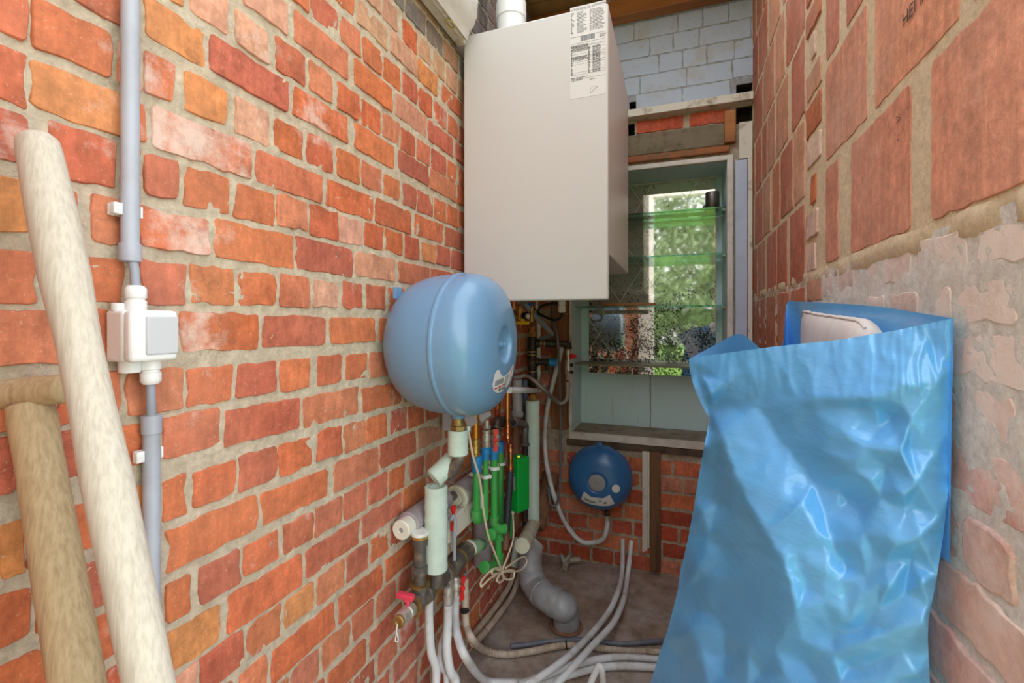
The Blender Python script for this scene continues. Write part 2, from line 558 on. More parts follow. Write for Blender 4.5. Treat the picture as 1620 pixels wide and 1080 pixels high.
while b < 1.58:                                            # narrower blocks beyond it
    y = y_strip1 + .015; k += 1
    while y < YEND:
        L = (.2, .11, .16)[(k + int(y * 9)) % 3] * rng.uniform(.85, 1.15)
        brick(wr, y, min(y + L, YEND), b + .006, b + .222, rng.uniform(.001, .003), jit(srgb(*rng.choice(((212, 138, 102), (200, 122, 94), (208, 148, 118), (192, 114, 88)))), rng), rng, mpR, rc=.008, rough=.004); y += L + rng.uniform(.014, .05)
    b += .2324
n_top = len(wr.f)
wb_ = MB(); wb_.tone = []; FAR = []                                   # lower part
b = .125; k = 0
PK = [srgb(*c) for c in ((218, 168, 154), (212, 156, 142), (206, 144, 128), (222, 178, 166), (214, 160, 142))]
while b > -HC:
    hgt = .066 if b > -.1 else .084
    y = .6 + (k % 2) * .03; k += 1
    while y < YEND:
        L = rng.choice((.1, .2, .2)) * rng.uniform(.85, 1.1) if b < .02 else rng.uniform(.06, .13)
        t = jit(rng.choice(PK), rng)
        if b > -.02: t = (*[.45 * a + .55 * c for a, c in zip(t, srgb(220, 210, 198))], .06)
        if y > 1.3 and b < .1: t = jit(srgb(182, 100, 70), rng)
        far = y > 1.28 and b > -.75
        n0 = len(wb_.f)
        brick(wb_, y, min(y + L, YEND), b - hgt + .007, b - .006 + rng.uniform(-.004, .003), rng.uniform(-.0005, .0012) if b > -.08 else rng.uniform(.0, .0042), t, rng, mpR, rc=.010, rough=.006, inset=.003)
        if far: FAR += range(n0, len(wb_.f))
        y += L + rng.uniform(.012, .02)
    b -= hgt
k = len(wr.v)
n_far = len(wr.f); wr.add(wb_.v, wb_.f, 2)
for q in FAR: wr.mi[n_far + q] = 0
wr.tone += wb_.tone
mortar(wr, .6, YEND, .128, ZC - HC, .0125, .0008, mpR, mi=1)
k_ = len(wr.v)
wr.add([mpR(.6, z_, h_) for z_ in (-HC, ZC - HC) for h_ in (-.1, .001)], [(0, 1, 3, 2)], 3); wr.tone += [(.5, .45, .4)] * 4
mortar(wr, .6, YEND, -HC - .01, .128, .009, .0026, mpR, mi=3, freq=26)
lg = []                                                    # lumpy mortar ledge under the blocks
for i in range(120):
    y = .6 + i * .0148
    lg.append(y)
vs, fs = [], []
for y in lg:
    w = .002 + .005 * noise.noise((y * 14, 3.3, 0)) + .006 * noise.noise((y * 60, 1.3, 0))
    zz = .13 + .006 * noise.noise((y * 9, 8.3, 0))
    for (h, dz) in ((-.004, -.03), (w * .5, -.022 + .01 * noise.noise((y * 20, 5, 5))), (w, -.006), (w * .8, .006), (-.003, .014)):
        vs.append(mpR(y, zz + dz, h))
for i in range(len(lg) - 1):
    for q in range(4):
        fs.append((i * 5 + q, i * 5 + q + 1, (i + 1) * 5 + q + 1, (i + 1) * 5 + q))
wr.add(vs, fs, 1); wr.tone += [(.5, .45, .4)] * len(vs)
# black stencil figures on two of the blocks
m_ink = mat('stencil_ink', (58, 44, 44), .9)
for txt, u, v, size in (('HEI IP', 1432, 45, .03), ('35', 1422, 196, .016), ('C', 1424, 224, .014)):
    cu = bpy.data.curves.new('t', 'FONT'); cu.body = txt; cu.size = size
    ob = bpy.data.objects.new('t', cu); C.objects.link(ob)
    me = bpy.data.meshes.new_from_object(ob.evaluated_get(bpy.context.evaluated_depsgraph_get()))
    p = PX(u, v, XR)
    wr.add([mpR(p.y - q.co.x, p.z - HC + q.co.y, .0042) for q in me.vertices], [list(f.vertices) for f in me.polygons], 4)
    wr.tone += [(.1, .1, .1)] * len(me.vertices)
    bpy.data.objects.remove(ob); bpy.data.curves.remove(cu); bpy.data.meshes.remove(me)
struct('wall_right', wr, [m_block, m_block_mortar, m_white_brick, m_white_mortar, m_ink], angle=50, flat_tris=True)

# ---- end wall with the niche that holds the glazed cabinet
mpB = lambda a, b, h: Vector((a, YB - h, b + HC))
NX0, NX1, NZ0, NZ1 = -.53, .24, -.605, .78
SOCK = [(.262, .33, 1.065, 1.112), (-.222, -.19, 1.06, 1.11), (-.232, -.196, .93, 1.0), (.262, .33, .93, 1.005)]
holes = [(NX0, NX1, NZ0, NZ1)] + SOCK
m_red = mat_brick('dark_red_brick', stain_lo=.66, stain_hi=.8, stain_max=.6, smear=.2)
m_red_mortar = mat_mortar('grey_mortar', (206, 190, 168), (160, 142, 122))
m, nt, bs = new_mat('pale_blue_paint_on_brick')
n1 = noise_node(nt, 9, 7, .7); n2 = noise_node(nt, 40, 6, .7)
c = mix(nt, ramp(nt, n1.outputs['Fac'], [(.5, 0.0), (.68, .8)]).outputs['Color'], srgb(182, 196, 214), srgb(178, 174, 166))
c = mix(nt, ramp(nt, n2.outputs['Fac'], [(.63, 0.0), (.72, .8)]).outputs['Color'], c, srgb(150, 120, 92))
nt.links.new(c, bs.inputs['Base Color']); bs.inputs['Roughness'].default_value = .8
bump(nt, bs, n2.outputs['Fac'], .4, .004)
m_blue_brick = m
m_blue_mortar = mat_mortar('painted_mortar', (176, 184, 194), (152, 146, 138), (122, 98, 76), .62)
wb = MB(); wb.tone = []
RD = [srgb(*c) for c in ((200, 104, 70), (188, 88, 62), (206, 116, 80), (174, 82, 60), (206, 132, 106))]
X0, X1 = XL - .02, XR + .02
b = -HC; k = 0
while b < 1.01:
    x = X0 + (.05 if k % 2 else 0); k += 1
    if .7 < b < 1.0 or b > .93:
        b += .081; continue
    while x < X1:
        L = (.1 if rng.random() < .62 else .2) * rng.uniform(.93, 1.06)
        x1 = min(x + L, X1)
        if clear(x - .004, x1 + .004, b, b + .075, holes):
            brick(wb, x, x1, b + .008, b + .074, rng.uniform(.001, .006), jit(rng.choice(RD), rng), rng, mpB)
        x = x1 + .013
    b += .081
for u0_, u1_ in ((1007, 1081), (1091, 1150)):
    xa, xb = PB(u0_, 190, 0).x, PB(u1_, 190, 0).x
    brick(wb, xa, xb, .946, 1.008, .004, jit(srgb(186, 88, 62), rng), rng, mpB)
b = 1.052; k = 0
while b < 1.6:
    x = X0 + (.06 if k % 2 else 0); k += 1
    while x < X1:
        L = rng.choice((.11, .21)) * rng.uniform(.93, 1.06); x1 = min(x + L, X1)
        if clear(x, x1, b, b + .086, holes):
            n0 = len(wb.f)
            brick(wb, x, x1, b + .0025, b + .0875, rng.uniform(.0005, .003), (.6, .65, .7), rng, mpB, rc=.005)
            wb.mi[n0:] = [2] * (len(wb.f) - n0)
        x = x1 + .0035
    b += .09
mortar(wb, X0, X1, -HC - .01, 1.03, .012, .003, mpB, holes, mi=1)
mortar(wb, X0, X1, 1.03, ZC - HC, .012, .0006, mpB, holes, mi=3)
for (a0, a1, b0, b1) in holes:                              # reveals
    d = .27 if a0 == NX0 else .09
    vs = [mpB(a, bb, h) for h in (0, -d) for a, bb in ((a0, b0), (a1, b0), (a1, b1), (a0, b1))]
    wb.add(vs, [(0, 1, 5, 4), (1, 2, 6, 5), (2, 3, 7, 6), (3, 0, 4, 7), (4, 5, 6, 7)], 4 if d < .2 else 1); wb.tone += [(.1, .08, .06)] * 8
m_recess = mat('dark_brown_recess', (62, 46, 38), .95, bmp=.8, bmp_scale=40)  # dark brown lining of the small wall sockets
struct('wall_back', wb, [m_red, m_red_mortar, m_blue_brick, m_blue_mortar, m_recess], angle=50, flat_tris=True)

# ---- doorway wall behind the viewer (seen in the mirror): brick pier, header, white post
mpF = lambda a, b, h: Vector((a, -.18 + h, b + HC))
wf = MB(); wf.tone = []
b = -HC
while b < ZC - HC:
    x = X0
    while x < -.405:
        L = rng.choice((.1, .2)); brick(wf, x, min(x + L, -.405), b + .006, b + .068, .004, jit(rng.choice(RD), rng), rng, mpF); x += L + .012
    b += .075
mortar(wf, X0, -.39, -HC, ZC - HC, .03, .003, mpF, thick=.12)
struct('wall_front', wf, [m_red, m_red_mortar], angle=50, flat_tris=True)
tr = MB(); tr.box((-.405, -.24, 0), (-.24, -.14, HC + 1.48), .006); tr.box((-.24, -.24, HC + 1.40), (.95, -.14, HC + 1.48), .006)
struct('trim_1', tr, mat('white_door_paint', (236, 234, 226), .5, dirt=(206, 200, 186)))

# ---- floor, ceiling
m, nt, bs = new_mat('damp_concrete')
n1 = noise_node(nt, 2.3, 6, .6); n2 = noise_node(nt, 14, 8, .7); n3 = noise_node(nt, 5, 6, .65)
c = mix(nt, ramp(nt, n1.outputs['Fac'], [(.38, 0.0), (.62, 1.0)]).outputs['Color'], srgb(164, 140, 122), srgb(176, 166, 158))
c = mix(nt, ramp(nt, n2.outputs['Fac'], [(.42, 0.0), (.68, .75)]).outputs['Color'], c, srgb(116, 96, 80))
c = mix(nt, ramp(nt, n3.outputs['Fac'], [(.55, 0.0), (.7, .7)]).outputs['Color'], c, srgb(98, 80, 68))
nt.links.new(c, bs.inputs['Base Color'])
nt.links.new(ramp(nt, n3.outputs['Fac'], [(.3, .75), (.7, .42)]).outputs['Color'], bs.inputs['Roughness'])
bump(nt, bs, n2.outputs['Fac'], .4, .004)
fl = MB(); nA, nB = 70, 120
for j in range(nB + 1):
    for i in range(nA + 1):
        x, y = XL - .06 + (XR - XL + .95) * i / nA, -.6 + (YB + .65) * j / nB
        fl.v.append(Vector((x, y, .004 * noise.noise((x * 7, y * 7, 2)) + .002 * noise.noise((x * 25, y * 25, 2)) - .003)))
for j in range(nB):
    for i in range(nA):
        q = j * (nA + 1) + i; fl.f.append((q, q + 1, q + nA + 2, q + nA + 1)); fl.mi.append(0)
struct('floor', fl, m)
m_plank = mat('ochre_boards', (150, 118, 62), .8, dirt=(96, 70, 36), dirt_scale=6, bmp=.5, bmp_scale=30, stretch=(1, .12, 1))
ce = MB()
y = 1.75; k = 0  # boards stop short: unseen roof opening added to let sky light in
while y < YB + .1:
    ce.box((XL - .1, y, ZC), (XR + .1, y + .145, ZC + .022), .003); y += .15
ce.box((XL - .1, 1.75, ZC + .022), (XR + .1, YB + .1, ZC + .05))
struct('ceiling', ce, m_plank)
m_beam = mat('varnished_beam', (178, 116, 56), .6, dirt=(120, 68, 28), dirt_scale=9, dirt_lo=.35, dirt_hi=.7, bmp=.35, bmp_scale=22, stretch=(.12, 1, 1))
be = MB(); be.box((XL + .003, YB - .075, HC + 1.503), (XR - .004, YB - .006, ZC - .002), .006)
struct('trim_2', be, m_beam)
# ================================================================ shared materials
def V(*a): return Vector(a)


m_white = mat('white_plastic', (232, 234, 232), .4, dirt=(196, 192, 182), dirt_scale=14, dirt_lo=.55, dirt_hi=.8)
m_grey_pvc = mat('grey_conduit_plastic', (172, 178, 190), .42, dirt=(150, 152, 160), dirt_scale=8)
m_cable = mat('grey_cable', (150, 156, 168), .5)
m_rocker = mat('light_grey_rocker', (190, 192, 196), .5)
m_steel_white = mat('white_enamelled_steel', (206, 204, 202), .38, bmp=.03, bmp_scale=400, spec=.4)
m_sticker = mat('sticker_paper', (218, 217, 215), .5)
m_print = mat('black_print', (84, 84, 88), .6)
m_redprint = mat('red_print', (206, 60, 52), .6)
m_greyprint = mat('grey_print', (140, 142, 146), .6)
m_blue_steel = mat('blue_lacquered_steel', (108, 150, 188), .27, dirt=(118, 158, 192), dirt_scale=5, spec=.55, coat=.25)
m_blue_dark = mat('deep_blue_lacquered_steel', (46, 104, 160), .32, dirt=(58, 116, 170), dirt_scale=6, coat=.2)
m_disc = mat('grey_rubber_disc', (150, 150, 150), .6)
m_foam = mat('pale_green_foam', (202, 222, 212), .85, dirt=(188, 206, 194), dirt_scale=20, bmp=.2, bmp_scale=120)
m_foam_old = mat('yellowed_foam', (206, 204, 182), .85, dirt=(172, 164, 136), dirt_scale=25, bmp=.3, bmp_scale=90)
m_foam_grey = mat('grey_dusty_foam', (164, 156, 160), .9, dirt=(136, 122, 120), dirt_scale=18, bmp=.3, bmp_scale=120)
m_iron = mat('black_iron', (96, 90, 86), .5, .3, dirt=(160, 146, 124), dirt_scale=22, dirt_lo=.5, dirt_hi=.75, bmp=.25, bmp_scale=80)
m_iron_dark = mat('dark_iron', (58, 52, 48), .5, .5, dirt=(104, 84, 62), dirt_scale=30, dirt_lo=.5, dirt_hi=.75)
m_brass = mat('brass', (220, 180, 104), .34, .75, dirt=(140, 104, 52), dirt_scale=40)
m_brass_old = mat('tarnished_brass', (176, 146, 92), .5, .8, dirt=(110, 92, 62), dirt_scale=40)
m_copper = mat('copper', (222, 142, 100), .28, 1, dirt=(150, 86, 56), dirt_scale=30)
m_chrome = mat('nickel_plating', (208, 204, 196), .36, .6, dirt=(160, 150, 134), dirt_scale=40)
m_green = mat('green_polypropylene', (62, 170, 78), .38, dirt=(96, 160, 92), dirt_scale=20)
m_green_box = mat('bright_green_plastic', (10, 158, 62), .3, spec=.4)
m_bluecap = mat('blue_fitting_plastic', (36, 136, 206), .4)
m_red = mat('red_handle_plastic', (222, 44, 40), .4)
m_pink = mat('faded_red_plastic', (226, 70, 96), .45)
m_yellow = mat('yellow_handle_plastic', (236, 190, 30), .4)
m_orange_pipe = mat('orange_brass_tube', (214, 142, 58), .3, .8)
m_pvc = mat('grey_drain_plastic', (158, 160, 164), .38, dirt=(132, 126, 120), dirt_scale=14, dirt_lo=.42, dirt_hi=.75)
m_rust = mat('rusty_cast_iron', (138, 98, 70), .85, dirt=(90, 60, 42), dirt_scale=18, bmp=.5, bmp_scale=50)
m_hose = mat('white_hose', (214, 216, 218), .4, dirt=(178, 170, 158), dirt_scale=16, dirt_lo=.5, dirt_hi=.75)
m_hose_beige = mat('dusty_beige_hose', (200, 186, 168), .6, dirt=(160, 138, 116), dirt_scale=16)
m_cream = mat('cream_cable', (226, 210, 184), .5)
m_black = mat('black_rubber', (30, 30, 32), .5)
m_dkgrey = mat('dark_grey_cable', (104, 104, 108), .55)
m_braid = mat('steel_braid', (176, 172, 166), .35, .9, bmp=.8, bmp_scale=500)
m_wood = mat('weathered_handle_wood', (198, 189, 174), .75, dirt=(168, 157, 140), dirt_scale=90, dirt_lo=.42, dirt_hi=.8, bmp=.2, bmp_scale=90, stretch=(3, 3, .05))
m_wood_brown = mat('tan_handle_wood', (184, 162, 126), .7, dirt=(150, 126, 92), dirt_scale=80, dirt_lo=.4, dirt_hi=.78, bmp=.2, bmp_scale=90, stretch=(3, 3, .05))
m_brown_wood = mat('brown_batten_wood', (142, 92, 56), .7, dirt=(92, 58, 36), dirt_scale=12, bmp=.3, bmp_scale=40, stretch=(3, 3, .3))
m_dark_wood = mat('dark_grimy_wood', (96, 78, 62), .85, dirt=(60, 46, 36), dirt_scale=18, bmp=.4, bmp_scale=60)
m_offwhite = mat('flaking_white_paint', (218, 212, 200), .7, dirt=(150, 132, 112), dirt_scale=13, dirt_lo=.56, dirt_hi=.72, bmp=.2)
m_lav = mat('lavender_paint', (186, 198, 220), .6, dirt=(172, 182, 202), dirt_scale=10)

# ================================================================ boiler on the long wall
BX0, BX1, BYF, BYB = -.7, -.2005, 1.449, 2.09
ZT, ZS, ZF = HC + 1.004, HC + .222, HC + .076
bo = thing('boiler', 'tall white wall-hung boiler with a paper sticker on its front', 'boiler', ((BX0 + BX1) / 2, BYF + .3, ZF))
b = MB(); b.box((BX0, BYF, ZF), (BX1, BYF + .03, ZT), .006, 3)
part('front_panel', b, m_steel_white, bo)
b = MB()
b.box((BX0 + .002, BYF + .0305, ZS), (BX1 - .0005, BYB, ZT - .001), .004)
part('casing', b, m_steel_white, bo)
for za, zb_ in ((ZT - .3, ZT - .05), (ZS + .05, ZS + .15)):
    b = MB(); b.box((BX0 + .003, BYB, za), (-.626, YB - .012, zb_), .003); part('mounting_rail', b, m_white, bo)
b = MB(); b.box((BX0 + .02, BYF + .031, ZF + .002), (BX1 - .012, BYF + .05, ZF + .02), .002)
part('bottom_rail', b, m_chrome, bo, label='thin metal strip along the lower edge')
# the sticker: white sheet, printed
yS = BYF - .0006
q = lambda u, v: PY(u, v, BYF)
a, c = q(902, 22), q(959, 148)
st = MB(); st.box((a.x, yS, c.z), (c.x - .0005, BYF + .0002, a.z + .018), 0)
stk = part('sticker', st, m_sticker, bo, label='white printed paper sticker')
pr = MB()
W_, H_ = c.x - a.x, a.z + .018 - c.z
rg = random.Random(8)


def bar(x0, z0, w, h, m=pr):
    m.box((a.x + x0 * W_, yS - .0004, c.z + z0 * H_), (a.x + (x0 + w) * W_, yS + .0001, c.z + z0 * H_ + h), 0)


def words_row(x0, x1, z, h=.0016):
    x = x0
    while x < x1 - .02:
        w = min(rg.uniform(.025, .09), x1 - x); bar(x, z, w, h); x += w + .014


z = .93
while z > .70:
    words_row(.02, .12 if rg.random() < .5 else .06, z); words_row(.2, .2 + rg.uniform(.15, .3), z); words_row(.55, .6, z); words_row(.63, rg.uniform(.85, .97), z); z -= .0145
bar(.02, .668, .95, .0006)
x = .3
while x < .68:
    w = rg.choice((.006, .01, .014)); bar(x, .615, w, .016); x += w + rg.choice((.006, .01))
words_row(.82, .97, .62, .0024)
bar(.02, .595, .95, .0005)
z = .57
while z > .25:
    words_row(.02, .5 if z > .5 or .4 < z < .45 else .07, z, .0018)
    if z < .54: words_row(.5, .56, z, .0018); words_row(.63, .85, z, .0018)
    bar(.02, z - .004, .95, .0003) if rg.random() < .35 else None
    z -= .0125
bar(.97, .25, .004, .3 * H_)
words_row(.03, .5, .22, .0018); bar(.02, .205, .95, .0004); words_row(.55, .7, .18, .0016)
for k in range(14):                                         # little drawn arrow in a circle
    t = R(20 + 17 * k)
    bar(.66 + .1 * math.cos(t), .065 + .035 * math.sin(t), .012, .0009)
for k in range(12):
    bar(.57 + .016 * k, .035 + .005 * k, .014, .0012)
part('print', pr, m_print, stk, flat=True)


def text_mb(txt, size, place, depth=.0004):
    cu = bpy.data.curves.new('t', 'FONT'); cu.body = txt; cu.size = size
    ob = bpy.data.objects.new('t', cu); C.objects.link(ob)
    me = bpy.data.meshes.new_from_object(ob.evaluated_get(bpy.context.evaluated_depsgraph_get()))
    m = MB(); m.add([place(v.co.x, v.co.y) for v in me.vertices], [list(f.vertices) for f in me.polygons])
    bpy.data.objects.remove(ob); bpy.data.curves.remove(cu); bpy.data.meshes.remove(me)
    return m


for s, x0, z0, size in (('VITODENS 20-W', .02, .955, .0105), ('VIESSMANN', .68, .965, .0095), ('04460', .82, .635, .008), ('CE-0085', .02, .19, .011)):
    part('lettering', text_mb(s, size, lambda x, y: V(a.x + x0 * W_ + x, yS - .0005, c.z + z0 * H_ + y)), m_print, stk, flat=True)

# flue
fl_ = MB(); fx, fy = -.588, 1.63
fl_.lathe((fx, fy, ZT + .0005), (0, 0, 1), [(0, .056), (.03, .056), (.032, .0535), (.14, .0535), (.142, .057), (.2, .057), (.204, .0535), (ZC - ZT - .003, .0535)], 32)
solo('flue_pipe', fl_, m_white, 'white round flue pipe rising from the boiler top', 'pipe')

# ================================================================ big blue expansion vessel
VY, VZ = 1.124, HC - .055
prof = [(-.725, .02), (-.7245, .085), (-.712, .122), (-.69, .152), (-.66, .172), (-.62, .184), (-.575, .1885), (-.546, .1895), (-.543, .1925), (-.536, .1925), (-.533, .1895), (-.51, .189), (-.485, .1845), (-.462, .172), (-.444, .152), (-.432, .126), (-.425, .098), (-.4215, .07), (-.421, .054), (-.423, .0485), (-.432, .043), (-.4365, .03), (-.437, .0)]


def densify(p, n=4):
    q = spline([V(t, r, 0) for t, r in p], n)
    return [(v.x, max(v.y, .0)) for v in q]


vs_ = thing('expansion_vessel', 'big light blue expansion vessel mounted beside the boiler', 'tank', (-.56, VY, VZ - .2))
b = MB(); b.lathe((0, VY, VZ), (1, 0, 0), densify(prof), 72)
part('shell', b, m_blue_steel, vs_, angle=60)
b = MB(); b.lathe((-.4375, VY, VZ), (1, 0, 0), [(0, .009), (.006, .009), (.007, .0055), (.014, .0055), (.016, .003)], 14)
part('air_valve', b, m_blue_steel, vs_)
b = MB(); b.box((-.70, VY - .1, VZ + .12), (-.69, VY - .07, VZ + .152), .002); part('mounting_lug', b, m_blue_steel, vs_)
b = MB(); b.lathe((-.559, VY, VZ - .184), (0, 0, -1), [(0, .02), (.016, .0195), (.018, .017)], 20); part('outlet_stub', b, m_blue_steel, vs_)


def xprof(r):
    P = [p for p in densify(prof) if p[0] > -.5]
    for (x0, r0), (x1, r1) in zip(P, P[1:]):
        if r1 <= r <= r0:
            return x0 + (x1 - x0) * (r0 - r) / max(1e-6, r0 - r1)
    return P[0][0]


def face_patch(poly, lift, n=26):
    """fill an outline (y, z offsets from the vessel axis) with a fine patch that hugs the domed face"""
    lo = [min(p[i] for p in poly) for i in (0, 1)]; hi = [max(p[i] for p in poly) for i in (0, 1)]
    def inside(x, y):
        r = False
        for (x0, y0), (x1, y1) in zip(poly, poly[1:] + poly[:1]):
            if (y0 > y) != (y1 > y) and x < (x1 - x0) * (y - y0) / (y1 - y0) + x0: r = not r
        return r
    m = MB(); idx = {}
    N, M_ = n * 2, n
    for j in range(M_):
        for i in range(N):
            cx, cy = lo[0] + (hi[0] - lo[0]) * (i + .5) / N, lo[1] + (hi[1] - lo[1]) * (j + .5) / M_
            if not inside(cx, cy): continue
            qd = []
            for di, dj in ((0, 0), (1, 0), (1, 1), (0, 1)):
                key = (i + di, j + dj)
                if key not in idx:
                    y, z = lo[0] + (hi[0] - lo[0]) * key[0] / N, lo[1] + (hi[1] - lo[1]) * key[1] / M_
                    idx[key] = len(m.v); m.v.append(V(xprof(math.hypot(y, z)) + lift, VY + y, VZ + z))
                qd.append(idx[key])
            m.f.append(tuple(qd)); m.mi.append(0)
    return m


sp = spline([V(x, y, 0) for x, y in ((-.068, -.07), (-.05, -.06), (-.02, -.080), (.015, -.077), (.045, -.066), (.062, -.056), (.07, -.07), (.062, -.092), (.03, -.114), (-.02, -.123), (-.054, -.114), (-.07, -.096), (-.068, -.07))], 5)
lb = part('sticker', face_patch([(p.x, p.y) for p in sp[:-1]], .0008), m_sticker, vs_, label='curved white sticker with red and grey print')
part('print', face_patch([(-.06, -.088), (-.01, -.084), (-.01, -.099), (-.06, -.101)], .0013, 8), m_greyprint, lb)
b = face_patch([(-.056, -.107), (.004, -.102), (.004, -.105), (-.056, -.110)], .0013, 4)
part('red_print', b, m_redprint, lb, label='red line')
part('red_print', face_patch([(.052, -.066), (.058, -.064), (.046, -.098), (.043, -.098)], .0013, 8), m_redprint, lb, label='red stroke')
b = MB()
for i in range(5):
    t = face_patch([(.0 , -.083 - .006 * i), (.03 - .003 * i, -.08 - .006 * i), (.03 - .003 * i, -.082 - .006 * i), (.0, -.085 - .006 * i)], .0013, 3); b.add(t.v, t.f)
for x0 in (-.03, -.012, .006):
    t = face_patch([(x0, -.111), (x0 + .012, -.11), (x0 + .012, -.117), (x0, -.118)], .0013, 4); b.add(t.v, t.f)
part('small_print', b, m_print, lb)

# ================================================================ small blue vessel on the end wall
SX, SZ = -.356, HC - .757
s2 = thing('expansion_vessel', 'small deep blue expansion vessel on the brick under the glazed cabinet', 'tank', (SX, YB - .1, SZ - .17))
pf = [(0, .04), (.006, .105), (.02, .135), (.045, .151), (.072, .156), (.076, .1585), (.082, .1585), (.086, .156), (.11, .151), (.135, .138), (.155, .115), (.166, .088), (.171, .062), (.172, .052), (.169, .044), (.167, .0)]
b = MB(); b.lathe((SX, YB - .004, SZ), (0, -1, 0), densify(pf), 64); part('shell', b, m_blue_dark, s2, angle=60)
yf = YB - .004 - .167
b = MB(); b.lathe((SX, yf, SZ), (0, -1, 0), [(0, .0395), (.006, .0395), (.0075, .036), (.0075, .01), (.004, .008), (.004, .0)], 30); part('cap_disc', b, m_disc, s2, label='grey rubber disc in the middle')
b = MB(); b.lathe((SX + .088, YB - .004 - .163, SZ - .018), (.25, -.96, 0), [(0, .019), (.0042, .019), (.0045, .017)], 20); part('round_sticker', b, m_sticker, s2, label='small round white sticker')
b = MB()
n = 22
for j in range(5):
    for i in range(n + 1):
        t = -1 + 2 * i / n
        x = t * .082
        top = -.052 - .016 * (1 - abs(t)) * 0 + (-.018 if abs(t) < .35 else -.018 + .022 * (abs(t) - .35) / .4 if abs(t) < .75 else .004 - .05 * (abs(t) - .75) / .25)
        bot = -.104 - .008 * (1 - t * t) + .03 * max(0, abs(t) - .7)
        z = top + (bot - top) * j / 4
        r = math.hypot(x, z)
        P = densify(pf); yy = .1
        for (t0, r0), (t1, r1) in zip(P, P[1:]):
            if t0 > .08 and r1 <= r <= r0: yy = t0 + (t1 - t0) * (r0 - r) / max(1e-6, r0 - r1); break
        b.v.append(V(SX + x, YB - .004 - yy - .0012, SZ + z))
for j in range(4):
    for i in range(n):
        b.f.append((j * (n + 1) + i, j * (n + 1) + i + 1, (j + 1) * (n + 1) + i + 1, (j + 1) * (n + 1) + i)); b.mi.append(0)
l2 = part('sticker', b, m_sticker, s2, label='white bow-shaped sticker with grey print')
b2 = MB()
for (i0, i1, j0, j1) in ((3, 10, 2, 3), (12, 14, 1, 2), (15, 17, 2, 3)):
    for i in range(i0, i1):
        for j in range(j0, j1):
            k = len(b2.v)
            b2.v += [b.v[jj * (n + 1) + ii] + V(0, -.0006, 0) for ii, jj in ((i, j), (i + 1, j), (i + 1, j + 1), (i, j + 1))]
            b2.f.append((k, k + 1, k + 2, k + 3)); b2.mi.append(0)
part('print', b2, m_greyprint, l2)
b = MB(); b.box((SX - .014, YB - .1, SZ + .15), (SX + .014, YB - .086, SZ + .172), .005); part('mounting_lug', b, m_blue_dark, s2)
px = PB(960, 820, .1).x
b = MB(); b.lathe((px, YB - .09, SZ - .147), (0, 0, -1), [(0, .012), (.014, .012), (.015, .014), (.034, .014), (.036, .01)], 16); part('outlet_stub', b, m_iron_dark, s2)
b = MB(); b.cyl((px, YB - .09, SZ - .184), (px, YB - .09, SZ - .206), .0125, 16)
part('hose_nut', b, m_chrome, s2, label='steel nut')

# ================================================================ light switch and conduits on the long wall
sw = thing('light_switch', 'grey and white surface-mounted switch box between two conduits', 'switch', (XL + .03, .425, HC - .06))
y0, y1, z0, z1, xf = .3955, .456, HC - .051, HC + .018, XL + .059
b = MB(); b.box((XL + .006, y0, z0), (xf - .018, y1, z1), .004, 3); b.box((xf - .0175, y0 - .0005, z0 - .0005), (xf, y1 + .0005, z1 + .0005), .006, 3); part('housing', b, m_white, sw)
b = MB(); b.box((xf - .004, y0 + .017, z0 + .009), (xf + .0035, y1 - .002, z1 - .008), .002); part('rocker', b, m_rocker, sw, label='grey rocker')
ax, gy1, gy2 = XL + .03, .418, .437
for nm, yy, zz, sg in (('cable_gland', gy1, z1, 1), ('cable_gland', gy2, z0, -1)):
    b = MB(); b.lathe((ax, yy, zz), (0, 0, sg), [(-.002, .0125), (.013, .0125), (.014, .0105), (.0165, .0105), (.0175, .0125)], 18)
    g = part(nm, b, m_white, sw)
    b = MB(); b.lathe((ax, yy, zz + sg * .0176), (0, 0, sg), [(0, .012), (.001, .0128), (.012, .0128), (.0165, .0095), (.017, .006)], 8); part('gland_nut', b, m_white, g)
b = MB(); b.cyl((ax - .006, .414, z0 + .001), (ax - .006, .414, z0 - .016), .0125, 18); part('blanking_plug', b, m_white, sw)
b = MB(); b.cyl((ax - .012, .405, z1 - .001), (ax - .012, .405, z1 + .01), .009, 14); part('blanking_plug', b, m_white, sw)
cu_ = thing('electrical_conduit', 'grey conduit running up the brick above the switch box', 'pipe', (ax, gy1, HC + .09))
b = MB(); b.tube([(ax - .008, gy1 - .002, HC + .085), (ax - .008, gy1 - .002, ZC - .01)], .0105, 20); part('tube', b, m_grey_pvc, cu_)
b = MB(); b.lathe((ax - .008, gy1 - .002, HC + .086), (0, 0, 1), [(0, .0125), (.024, .0125), (.0245, .0107)], 20); part('sleeve', b, m_grey_pvc, cu_)
b = MB(); b.tube([(ax, gy1, z1 + .03), (ax - .002, gy1 - .0005, HC + .075), (ax - .008, gy1 - .002, HC + .1)], .0058, 12, smooth=4); part('cable', b, m_cable, cu_)
cl_ = thing('electrical_conduit', 'grey conduit running down the brick below the switch box', 'pipe', (ax, .447, .02))
y2, x2 = .447, XL + .016
b = MB(); b.tube([(x2, y2, .02), (x2, y2, HC - .135)], .0105, 20); part('tube', b, m_grey_pvc, cl_)
b = MB(); b.lathe((x2, y2, HC - .158), (0, 0, 1), [(0, .0107), (.0005, .0125), (.026, .0125), (.027, .009)], 20); part('sleeve', b, m_grey_pvc, cl_)
b = MB(); b.tube([(ax, gy2, z0 - .03), (ax - .004, gy2 + .003, HC - .11), (x2, y2, HC - .145)], .0058, 12, smooth=4); part('cable', b, m_cable, cl_)
